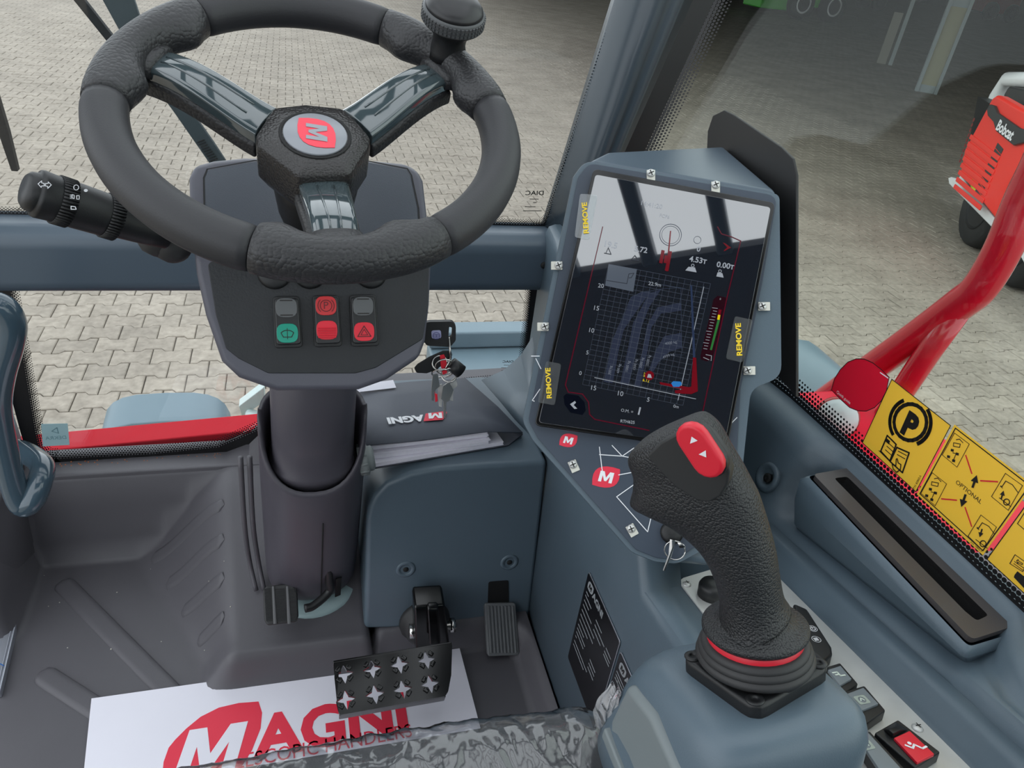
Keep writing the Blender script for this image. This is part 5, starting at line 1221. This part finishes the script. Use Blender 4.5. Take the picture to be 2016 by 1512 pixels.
kb = thing('key_bunch', 'bunch of steel keys with red and black tags hanging from the ignition', 'keys', at(875, 830, y=.74))
KB = Plane(at(875, 740, y=.745), (-.1, -.97, .2), (1, 0, 0))
tube('link', bez([KF.px(884, 662, .004), KB.px(886, 690, .002), KB.px(887, 705), KB.px(880, 722)], 6), .0014, CHROME, kb, 8)
def kring(px, py, r, tilt):
    c = KB.px(px, py); a1_ = KB.u; a2_ = (KB.v * math.cos(tilt) + KB.n * math.sin(tilt))
    tube('split_ring', [c + a1_ * math.cos(t) * r + a2_ * math.sin(t) * r for t in [2 * PI * k / 24 for k in range(25)]], .0011, CHROME, kb, 6)
for q in ((875, 722, .011, .3), (884, 738, .009, -.5), (870, 735, .012, .8), (886, 728, .008, 1.0), (866, 715, .009, -.2)): kring(*q)
def key(poly, h, m, nm='key'): plate(nm, KB, poly, h, h + .0018, m, kb, bevel=.0003, seg=1)
key([(872, 760), (884, 752), (893, 768), (884, 790), (879, 792), (878, 824), (873, 822), (873, 790), (868, 785)], .004, CHROME)
key([(852, 738), (862, 736), (866, 760), (858, 768), (854, 790), (849, 788), (849, 765)], .0, CHROME)
key([(862, 760), (870, 756), (872, 775), (870, 802), (864, 800), (863, 780)], -.004, STEEL)
key([(888, 748), (898, 742), (901, 760), (893, 766), (892, 790), (886, 788)], -.003, STEEL)
key([(866, 700), (874, 698), (882, 715), (880, 735), (872, 738), (868, 722)], -.002, RED, 'red_tag')
key([(856, 775), (861, 776), (862, 790), (857, 792)], .003, RED, 'red_tag')
loft('leather_tag', [[KB.px(x, y, h) for x, y in ((815, 724), (822, 716), (845, 702), (872, 690), (888, 690), (891, 700), (878, 712), (860, 728), (840, 735), (820, 734))] for h in (-.008, -.002)], BLK, kb, bevel=.0015)
tube('black_cylinder', [KB.px(888, 716, .0), KB.px(908, 732, .0)], .0085, BLK, kb, 16)

# foot release pedal at the foot of the column
cp = thing('column_release_pedal', 'small square black rubber pedal at the foot of the steering column', 'pedal', at(552, 1230, z=.08))
CP = Plane(at(552, 1188, z=.125), (0, -.62, .78), (1, 0, 0))
zq = lambda x, y: (480 + x * .13889, 1080 + y * .13889)
cq = rnd([CP.loc(*zq(*p)) for p in ((270, 580), (330, 530), (690, 490), (760, 640), (775, 960), (740, 1040), (330, 1090), (290, 1020))], .006)
cpad = loft('pad', [[CP.p(a, b, -.012) for a, b in cq], [CP.p(a, b, 0) for a, b in cq]], RUB, cp, bevel=.003, seg=3)
ch = []
for k in range(24):
    t = (k + .5) / 24; y0 = lerp(570, 1040, t)
    for x0, x1 in ((lerp(285, 315, t), lerp(372, 400, t)), (lerp(440, 470, t), lerp(572, 602, t)), (lerp(632, 672, t), lerp(742, 762, t))):
        p = [CP.loc(*zq(x0, y0)), CP.loc(*zq(x1, y0 - 8))]
        ch.append(ringmesh([[CP.p(a, b + o, h) for (a, b) in p for o in (0,)] + [CP.p(a, b + .0011, h) for a, b in reversed(p)] for h in (-.0005, .0016)]))
joined('tread', ch, BLK, cpad)
for x0, x1 in ((400, 438), (600, 640)): plate('tread_bar', CP, [zq(x0, 535), zq(x0 + 30, 532), zq(x1 + 28, 1065), zq(x0 + 20, 1070)], 0, .002, mat('worn_rubber', (92, 92, 94), .6) if x0 == 400 else bpy.data.materials['worn_rubber'], cpad)
pr_ = [at(600, 1198, z=.12), at(618, 1192, z=.12), at(648, 1165, z=.13), at(648, 1145, z=.15), at(646, 1115, z=.18)]
tube('lever', bez(pr_, 5), .0065, BLK, cp, 8)
lathe('lever_pin', at(603, 1200, z=.125), (1, 0, 0), [(0, -.008), (.007, -.008), (.007, .008), (0, .008)], CHROME, cp, 12)
# ================================================================== STEERING WHEEL
elw, tww = math.radians(66), math.radians(3.4)
WN = V((math.sin(tww) * math.cos(elw), -math.cos(tww) * math.cos(elw), math.sin(elw)))
WO = V((.019, .703, .879))
WPn = Plane(WO, WN, V((0, 0, 1)).cross(WN))
sw_ = thing('steering_wheel', 'black three-spoke steering wheel with leather grips and spinner knob', 'steering wheel', WO - WN * .1)
RM, RT = .169, .0185
def wang(px, py): a, b = WPn.loc(px, py); return math.atan2(b, a)
seams = [wang(*p) for p in ((975, 214), (760, 54), (388, 34), (203, 200), (492, 512), (868, 476))]
seams = [s if s >= seams[0] - 1e-6 else s + 2 * PI for s in seams]
sp_ang = [wang(905, 118), wang(300, 108), wang(672, 505)]
sp_ang = [s if s >= seams[0] - 1e-6 else s + 2 * PI for s in sp_ang]
def rim_part(name, a0, a1, m, leather, mid=None):
    n = max(8, int((a1 - a0) / .045)); rings = []
    for i in range(n + 1):
        t = i / n; a = lerp(a0, a1, t); r = RT; ins = 0
        if leather:
            d = min(a - a0, a1 - a)
            r = RT * (1 + .05 * smooth(0, .1, d))
            ins = .0095 * math.exp(-((abs(a - mid) - .30) / .10) ** 2) - .004 * math.exp(-((a - mid) / .16) ** 2)
        else:
            d = min(t, 1 - t); r = RT * (.955 + .045 * smooth(0, .04, d))
        e = V((math.cos(a), math.sin(a))); rg = []
        for k in range(20):
            q = 2 * PI * k / 20; c, s = math.cos(q), math.sin(q)
            rad = RM + r * c - (ins * max(0, -c)); rg.append(WPn.p(e.x * rad, e.y * rad, r * s))
        rings.append(rg)
    return loft(name, rings, m, sw_, wn=False)
g = .006
sp_mid = [None] * 3
for i in range(3):
    a0, a1 = seams[2 * i], seams[(2 * i + 1)]
    rim_part('leather_grip', a0 + .0, a1, LEATH, True, sp_ang[[0, 1, 2][i]])
    b0, b1 = seams[2 * i + 1], (seams[2 * i + 2] if i < 2 else seams[0] + 2 * PI)
    rim_part('smooth_grip', b0 + g, b1 - g, SOFT, False)
loft('rim_core', [[WPn.p(math.cos(a) * (RM + .015 * math.cos(q)), math.sin(a) * (RM + .015 * math.cos(q)), .015 * math.sin(q)) for q in [2 * PI * k / 10 for k in range(10)]] for a in [2 * PI * i / 72 for i in range(73)]], SEAL, sw_, wn=False, cap0=False, cap1=False)
# hub block
HT = WPn.off(-.012)
hub_px = [(536, 211), (600, 204), (675, 212), (702, 236), (731, 270), (728, 288), (692, 342), (588, 347), (504, 284), (502, 264)]
hq = rnd([HT.loc(*p) for p in hub_px], .008, 4)
hc = (sum(a for a, b in hq) / len(hq), sum(b for a, b in hq) / len(hq))
def hring(h, s): return [HT.p(hc[0] + (a - hc[0]) * s, hc[1] + (b - hc[1]) * s, h) for a, b in hq]
hub = loft('hub', [hring(-.052, .55), hring(-.048, .86), hring(-.036, .99), hring(-.010, 1.0), hring(-.003, .985), hring(0, .95), hring(.0008, .55)], HUBL, sw_, wn=False)
ec = HT.loc(621, 267)
lathe('emblem_recess', HT.p(ec[0], ec[1], 0), HT.n, [(.0318, .0002), (.0318, .0016), (.0298, .0016), (.0285, .0004), (.0, .0004)], SEAL, hub, 48)
em = lathe('emblem', HT.p(ec[0], ec[1], 0), HT.n, [(.0280, .0004), (.0280, .0022), (.0273, .0027), (0, .003)], mat('emblem_grey', (140, 143, 150), .3), hub, 48)
rot = math.radians(-95)
lf = plate('emblem_leaf', HT, leaf(ec[0] + .001, ec[1], .036, .031, rot), .0028, .0034, mat('emblem_red', (236, 66, 84), .35), em, px=False)
joined('emblem_letter', [polychunk(HT, letter_m(ec[0] + .001, ec[1], .021, .0185, rot), .0038, px=False)], mat('emblem_letter_grey', (150, 153, 160), .3), lf)
# spokes
def spoke(ang, r0=.150, r1=.048, wo=.034, wi=.044, ho=-.002, hi=-.022):
    e = V((math.cos(ang), math.sin(ang))); p = V((-e.y, e.x))
    def stn(r, wd, h, t, inset=0):
        c = e * r; hw_ = wd / 2 - inset
        pts = [(-hw_, -t), (-hw_ * 1.0, -.003), (-hw_ * .82, 0), (-hw_ * .3, .0012), (hw_ * .3, .0012), (hw_ * .82, 0), (hw_, -.003), (hw_, -t)]
        return [WPn.p(c.x + p.x * a, c.y + p.y * a, h + b) for a, b in pts]
    N_ = 10; cov = []; bod = []
    for i in range(N_ + 1):
        t = i / N_; r = lerp(r0, r1, t); h = lerp(ho, hi, smooth(0, 1, t)) + .005 * math.sin(PI * t)
        cov.append(stn(r, lerp(wo, wi, t), h, .014)); bod.append(stn(lerp(r0 + .006, r1, t), lerp(wo, wi, t) + .006, h - .012, .016))
    bo_ = loft('spoke_body', bod, LEATH, sw_, bevel=.003)
    co = loft('spoke_cover', cov, SPOKE, bo_, bevel=.0012, seg=2)
    ch_ = []
    for s in (-1, 1):
        path = []
        for i in range(8):
            t = .06 + i / 8 * .9; r = lerp(r0, r1, t); h = lerp(ho, hi, smooth(0, 1, t)) + .005 * math.sin(PI * t); w_ = lerp(.004, .0075, t)
            path.append(WPn.p(e.x * r + p.x * s * w_, e.y * r + p.y * s * w_, h + .0012))
        ch_.append(ringmesh(tube_rings(path, .0011, 6)))
    joined('spoke_ridge', ch_, SPOKE, co, sm=True, wn=False)
    # leather root flowing into the rim
    rt_ = []
    for i in range(6):
        t = i / 5; r = lerp(.172, r0 - .003, t); wd = lerp(.082, wo + .006, smooth(0, 1, t) ** .7); c = e * r; hh_ = lerp(.012, ho + .0075, smooth(0, 1, t))
        rt_.append([WPn.p(c.x + p.x * wd / 2 * math.copysign(abs(math.cos(q)) ** .8, math.cos(q)), c.y + p.y * wd / 2 * math.copysign(abs(math.cos(q)) ** .8, math.cos(q)), -.006 + (hh_ + .004) * math.copysign(abs(math.sin(q)) ** .7, math.sin(q))) for q in [2 * PI * k / 20 for k in range(20)]])
    loft('spoke_root', rt_, LEATH, sw_, wn=False)
spoke(sp_ang[0]); spoke(sp_ang[1]); spoke(sp_ang[2], r0=.142, r1=.055, wo=.036, wi=.044)
# steering shaft cowl under the hub
lathe('hub_cowl', WPn.p(hc[0] * .3, 0, -.13), WN, [(.03, 0), (.036, .02), (.04, .05), (.043, .075), (.03, .085)], BLK, sw_, 32)
# spinner knob
ka, kb_ = WPn.loc(878, 116)
ko = WPn.p(ka, kb_, .010)
kn_ = lathe('spinner_knob', ko, WN, [(.020, -.006), (.0185, .002), (.0165, .009), (.017, .016), (.0205, .022), (.026, .0265), (.0295, .0295), (.0305, .031)], BLK, sw_, 40)
lathe('knob_ring', ko, WN, [(.0290, .0295), (.0305, .031), (.0305, .042), (.029, .0435), (.02, .0435)], SWGREY if False else mat('knob_ring_grey', (74, 76, 78), .4), kn_, 48)
ch = []; kpl = Plane(ko, WN, (1, 0, 0))
for k in range(48):
    an = 2 * PI * k / 48
    for hz in (.033, .0365, .04):
        c, s = math.cos(an), math.sin(an); tq = V((-s, c)); o = []
        for dr in (.0300, .0314):
            ww = .0017 if dr < .0302 else .0012; hz2 = .0014 if dr < .0302 else .001
            o.append([kpl.p(c * dr + tq.x * a * ww, s * dr + tq.y * a * ww, hz + b * hz2) for a, b in ((-1, -1), (1, -1), (1, 1), (-1, 1))])
        ch.append(ringmesh(o))
joined('knurling', ch, bpy.data.materials['knob_ring_grey'], kn_)
lathe('knob_cap', ko, WN, [(.0285, .043), (.0275, .0465), (.0235, .051), (.016, .054), (.007, .0555), (0, .0557)], mat('knob_cap_satin', (34, 34, 36), .38), kn_, 48)

# ================================================================== SEAT WITH PLASTIC WRAP
se = thing('seat', 'charcoal fabric seat cushion wrapped in clear crumpled plastic', 'seat', (.02, .1, .25))
rings = []
for z, e in ((.27, .01), (.30, 0), (.41, 0), (.432, .005), (.446, .015), (.453, .032), (.456, .07)): rings.append(rr(-.235 + e, .262 - e, -.25, .380 - e, .07, z, 8))
loft('cushion', rings, FABRIC, se, wn=False)
from mathutils import noise
nx_, ny_ = 190, 110
wv = []
prof_ = []
for j in range(ny_ + 1):                     # arc from the top of the cushion over its front edge
    t = j / ny_
    if t < .62: prof_.append((lerp(.05, .335, t / .62), .459))
    elif t < .85:
        a = (t - .62) / .23 * PI / 2; prof_.append((.335 + .048 * math.sin(a), .411 + .048 * math.cos(a)))
    else: prof_.append((.383 + .004 * (t - .85), .411 - (t - .85) * .6))
def crumple(x, y, z):
    p = V((x, y, z))
    d1 = V(((x * .85 + y * .5) * 34, (y * .85 - x * .5) * 8, z * 20))
    d2 = V(((x * .9 - y * .45) * 30, (y * .9 + x * .45) * 7, z * 18 + 4))
    a = max(noise.ridged_multi_fractal(d1, .9, 2.2, 3, 1.0, 2.0), noise.ridged_multi_fractal(d2, .9, 2.2, 3, 1.0, 2.0))
    b = noise.noise(p * 9 + V((7, 2, 5)))
    c_ = noise.ridged_multi_fractal(p * 48 + V((1, 5, 2)), .9, 2.1, 3, 1.0, 2.0)
    return a * .0030 + b * .0045 + c_ * .0007 - .001
for j, (y, z) in enumerate(prof_):
    for i in range(nx_ + 1):
        s = i / nx_; x = lerp(-.262, .272, s)
        edge = max(abs(x - .006) - .215, 0)
        yy = y - edge * edge * 4.5 if y > .2 else y
        zz_ = z - (edge * 1.2) ** 2 * 8 * (1 if z > .4 else .3)
        d = crumple(x, y, z); up = smooth(.33, .40, y)
        wv.append(V((x, yy + d * up * 1.2, zz_ + d * (1 - up * .6) + .001)))
wf_ = [(j * (nx_ + 1) + i, j * (nx_ + 1) + i + 1, (j + 1) * (nx_ + 1) + i + 1, (j + 1) * (nx_ + 1) + i) for j in range(ny_) for i in range(nx_)]
wr_ = obj('plastic_wrap', wv, wf_, WRAP, se, wn=False)
# gathered end of the wrap standing up beside the armrest
L0 = [(1180, 1520), (1178, 1460), (1168, 1410), (1170, 1382), (1182, 1362), (1203, 1334)]
R0_ = [(1290, 1540), (1262, 1492), (1240, 1446), (1226, 1405), (1216, 1370), (1212, 1334)]
fv = []; n1 = 24
LL = bez([at(*p, y=.335) for p in L0], 8); RR = bez([at(*p, y=.325) for p in R0_], 8)
for a, b in zip(LL, RR):
    for k in range(n1 + 1):
        t = k / n1; p = a.lerp(b, t); q = noise.noise(p * 60 + V((0, 0, 9))) * .006 + math.sin(t * 19 + p.z * 14) * .004
        fv.append(p + V((0, -abs(q) - .012 * math.sin(PI * t), q * .3)))
ff = [(j * (n1 + 1) + i, j * (n1 + 1) + i + 1, (j + 1) * (n1 + 1) + i + 1, (j + 1) * (n1 + 1) + i) for j in range(len(LL) - 1) for i in range(n1)]
obj('wrap_tail', fv, ff, WRAPT, se, wn=False)

# ================================================================== STICKERS ON THE SIDE WINDOW
gp0 = V((glx(.45, .63) - .0035, .45, .63))
GP = Plane(gp0, (-.998, -.06, .02), (0, -1, 0))
q6 = lambda x, y: (1550 + x * .33073, 660 + y * .33073)
def sticker(name, poly, m, label, cat='sticker', border=True):
    t = thing(name, label, cat, GP.px(*poly[0]))
    f_ = plate('face', GP, poly, 0, .0005, m, t)
    if border: joined('border', [linechunk(GP, poly, .0009, .0008, closed=True)], INK, f_)
    return f_
rs_ = sticker('guide_sticker', [q6(*p) for p in ((262, 325), (280, 260), (315, 205), (360, 160), (410, 140), (460, 142), (510, 165), (560, 205), (606, 250), (590, 330), (560, 390), (520, 430), (470, 452), (420, 450), (370, 430), (310, 375))], STKR, 'round red guide sticker on the right window beside the black plate')
text('lettering', 'Quick guide', GP, q6(292, 342), q6(372, 412), WHITE, rs_, h=.0009, hs=1.0)
joined('small_lettering', [linechunk(GP, [q6(553, 222), q6(600, 255)], .0012, .0009)], WHITE, rs_)
y1_ = sticker('parking_sticker', [q6(*p) for p in ((622, 262), (972, 538), (765, 932), (447, 640))], STKY, 'yellow sticker with a parking brake symbol and open book on the right window')
pc = (732, 520)
def arcq(cx, cy, r, a0, a1, n=22): return [q6(cx + (math.cos(t) * 1.0) * r, cy + math.sin(t) * r * 1.12) for t in [a0 + (a1 - a0) * k / n for k in range(n + 1)]]
joined('brake_symbol', [linechunk(GP, arcq(732, 518, 97, 0, 2 * PI), .0042, .0009), linechunk(GP, arcq(732, 518, 122, 2.6, 4.35), .0042, .0009), linechunk(GP, arcq(732, 518, 122, -.55, 1.2), .0042, .0009)], INK, y1_)
text('letter', 'P', GP, q6(672, 568), q6(742, 620), INK, y1_, h=.0009, bold=.06, hs=1.15)
joined('book_symbol', [linechunk(GP, [q6(*p) for p in l], .0018, .0009, closed=True) for l in ([(595, 597), (648, 650), (610, 748), (556, 690)], [(652, 668), (725, 700), (685, 818), (612, 752)])] + [linechunk(GP, [q6(*p) for p in l], .0010, .0009) for l in ([(600, 640), (636, 672)], [(592, 660), (628, 692)], [(584, 682), (620, 714)], [(660, 690), (710, 716)], [(654, 710), (700, 736)])] + [polychunk(GP, [q6(*p) for p in l], .0009) for l in ([(590, 612), (612, 630), (604, 650), (584, 632)], [(556, 690), (540, 684), (606, 750), (612, 748)])], INK, y1_)
joined('hand_symbol', [linechunk(GP, [q6(*p) for p in ((654, 735), (660, 760), (676, 770), (672, 800), (650, 816), (630, 796), (624, 770), (646, 776), (648, 738))], .0012, .0012, closed=True)], INK, y1_)
text('part_number', 'P.N. 82860.A', GP, q6(757, 918), q6(798, 838), INK, y1_, h=.0009)
y2_ = sticker('optional_sticker', [(1879, 836), (2033, 955), (1935, 1093), (1805, 973)], STKY, 'yellow sticker lettered OPTIONAL with four small boom diagrams', border=False)
joined('border', [linechunk(GP, [(1881, 843), (2027, 956), (1935, 1084), (1811, 972)], .0011, .0008, closed=True)], INK, y2_)
text('lettering', 'OPTIONAL', GP, q6(1000, 880), q6(1150, 1005), INK, y2_, h=.0009)
joined('red_lines', [linechunk(GP, [q6(*p) for p in l], .0014, .0009) for l in ([(1062, 715), (1098, 823)], [(1150, 866), (1252, 872)], [(918, 974), (1008, 982)], [(1058, 1025), (1097, 1138)])], RED, y2_)
def arrow(x, y, dx, dy, s): # q6-space arrow
    l = math.hypot(dx, dy); dx, dy = dx / l, dy / l; nx2, ny2 = -dy, dx
    return polychunk(GP, [q6(x + dx * a * s + nx2 * b * s, y + dy * a * s + ny2 * b * s) for a, b in ((-1, -.18), (-.1, -.18), (-.1, -.6), (1, 0), (-.1, .6), (-.1, .18), (-1, .18))], .0010)
joined('arrows', [arrow(1115, 870, .35, -1, 40), arrow(1048, 985, -.35, 1, 40), arrow(1280, 950, .3, -1, 26), arrow(1152, 1178, -.3, 1, 26)], INK, y2_)
bx_ = [[(995, 582), (1083, 648), (1010, 785), (922, 712)], [(862, 818), (948, 885), (880, 1015), (795, 940)], [(1298, 822), (1400, 895), (1315, 1042), (1215, 960)], [(1152, 1070), (1245, 1142), (1165, 1282), (1076, 1195)]]
each('diagram_frame', [linechunk(GP, [q6(*p) for p in b], .0006, .0009, closed=True) for b in bx_], INK, y2_)
di = []
for ox, oy in ((0, 0), (-130, 232)):
    di += [linechunk(GP, [q6(x + ox, y + oy) for x, y in l], .0008, .0009, closed=c) for l, c in (([(990, 640), (1030, 648), (1025, 668), (988, 660)], True), ([(985, 700), (1005, 705), (990, 740)], False), ([(1005, 622), (1025, 618), (1045, 640)], False))]
    di += [polychunk(GP, [q6(x + ox + a, y + oy + b) for a, b in ((-8, -9), (10, -4), (7, 11), (-10, 6))], .0009) for x, y in ((982, 684), (1012, 706), (960, 722), (990, 746))]
for ox, oy in ((0, 0), (-140, 248)):
    di += [linechunk(GP, [q6(x + ox, y + oy) for x, y in l], .0008, .0009) for l in ([(1275, 905), (1300, 868), (1340, 890), (1372, 935)], [(1262, 968), (1330, 1020)])] + [linechunk(GP, [q6(1305 + ox + math.cos(t) * 18, 993 + oy + math.sin(t) * 18) for t in [2 * PI * k / 14 for k in range(14)]], .0010, .0009, closed=True)] + [polychunk(GP, [q6(x + ox, y + oy) for x, y in ((1266, 900), (1284, 915), (1272, 892))], .0009)]
joined('boom_diagrams', di, INK, y2_)
text('part_number', 'P.N. 10862.A', GP, q6(1090, 1236), q6(1158, 1292), INK, y2_, h=.0009)
y3_ = sticker('control_sticker', [(1943, 1101), (2046, 958), (2200, 1085), (2100, 1245)], STKY, 'yellow sticker with a joystick diagram cut off by the right edge')
q8 = lambda x, y: (1880 + x * .15873, 1000 + y * .15873)
joined('diagram', [linechunk(GP, [q8(*p) for p in l], .0007, .0009, closed=True) for l in ([(745, 580), (900, 690), (840, 790), (680, 690)], [(775, 195), (860, 60), (960, 130), (870, 275)], [(765, 655), (785, 640), (785, 655), (840, 690), (832, 705), (782, 675), (780, 690)])] + [linechunk(GP, [q8(*p) for p in l], .0007, .0009) for l in ([(738, 665), (860, 750)], [(730, 690), (840, 770)])], INK, y3_)
joined('stick_drawing', [polychunk(GP, [q8(*p) for p in ((775, 785), (900, 880), (900, 1010), (860, 1000), (730, 860), (740, 830))], .0009)], INK, y3_)

# ================================================================== GRAB HANDLE, WIPERS
gh = thing('grab_handle', 'glossy blue-grey looped grab handle at the left door post', 'grab handle', at(45, 1000, y=.93))
GH = mat('handle_gloss', (60, 78, 90), .16, coat=.6)
gp1 = [at(-60, 640, y=.93), at(-30, 602, y=.93), at(5, 606, y=.93), at(23, 635, y=.93), at(20, 675, y=.93), at(2, 740, y=.935), at(-4, 800, y=.94), at(8, 880, y=.94), at(28, 960, y=.935), at(45, 995, y=.93), at(64, 985, y=.93), at(78, 950, y=.945), at(84, 922, y=.97), at(72, 905, y=1.0), at(48, 890, y=1.04), at(30, 884, y=1.07)]
tube('handle_tube', bez(gp1, 6), .0165, GH, gh, 18)
wp = thing('wiper', 'long black wiper arm crossing the upper left of the windscreen', 'wiper', at(410, 310, y=1.17))
WY = Plane((0, 1.17, 0), (0, -1, 0), (1, 0, 0))
WIP = mat('wiper_arm_grey', (58, 68, 72), .4)
slab('wiper_arm', [WY.px(*p) for p in ((20, -330), (60, -330), (258, -20), (300, 110), (420, 280), (445, 318), (418, 330), (345, 225), (265, 115))], V((0, .008, 0)), WIP, wp, bevel=.001)
for k in range(9): slab('arm_slot', [WY.px(388 + k * 3.2 + a, 279 + k * 4.6 + b) for a, b in ((0, 0), (14, -5), (15, -3), (1, 2))], V((0, -.002, 0)), SEAL, wp)
slab('wiper_blade', [WY.px(*p) for p in ((-60, -330), (-30, -330), (150, -20), (222, 72), (212, 84), (128, -20))], V((0, .012, 0)), SEAL, wp, bevel=.001)
wp2 = thing('window_wiper', 'short black wiper blade end at the far left of the windscreen', 'wiper', at(25, 338, y=1.17))
slab('blade_rubber', [WY.px(*p) for p in ((-190, -330), (-165, -330), (-8, 180), (16, 260), (35, 338), (22, 337), (4, 285), (-30, 180))], V((0, .012, 0)), SEAL, wp2, bevel=.001)
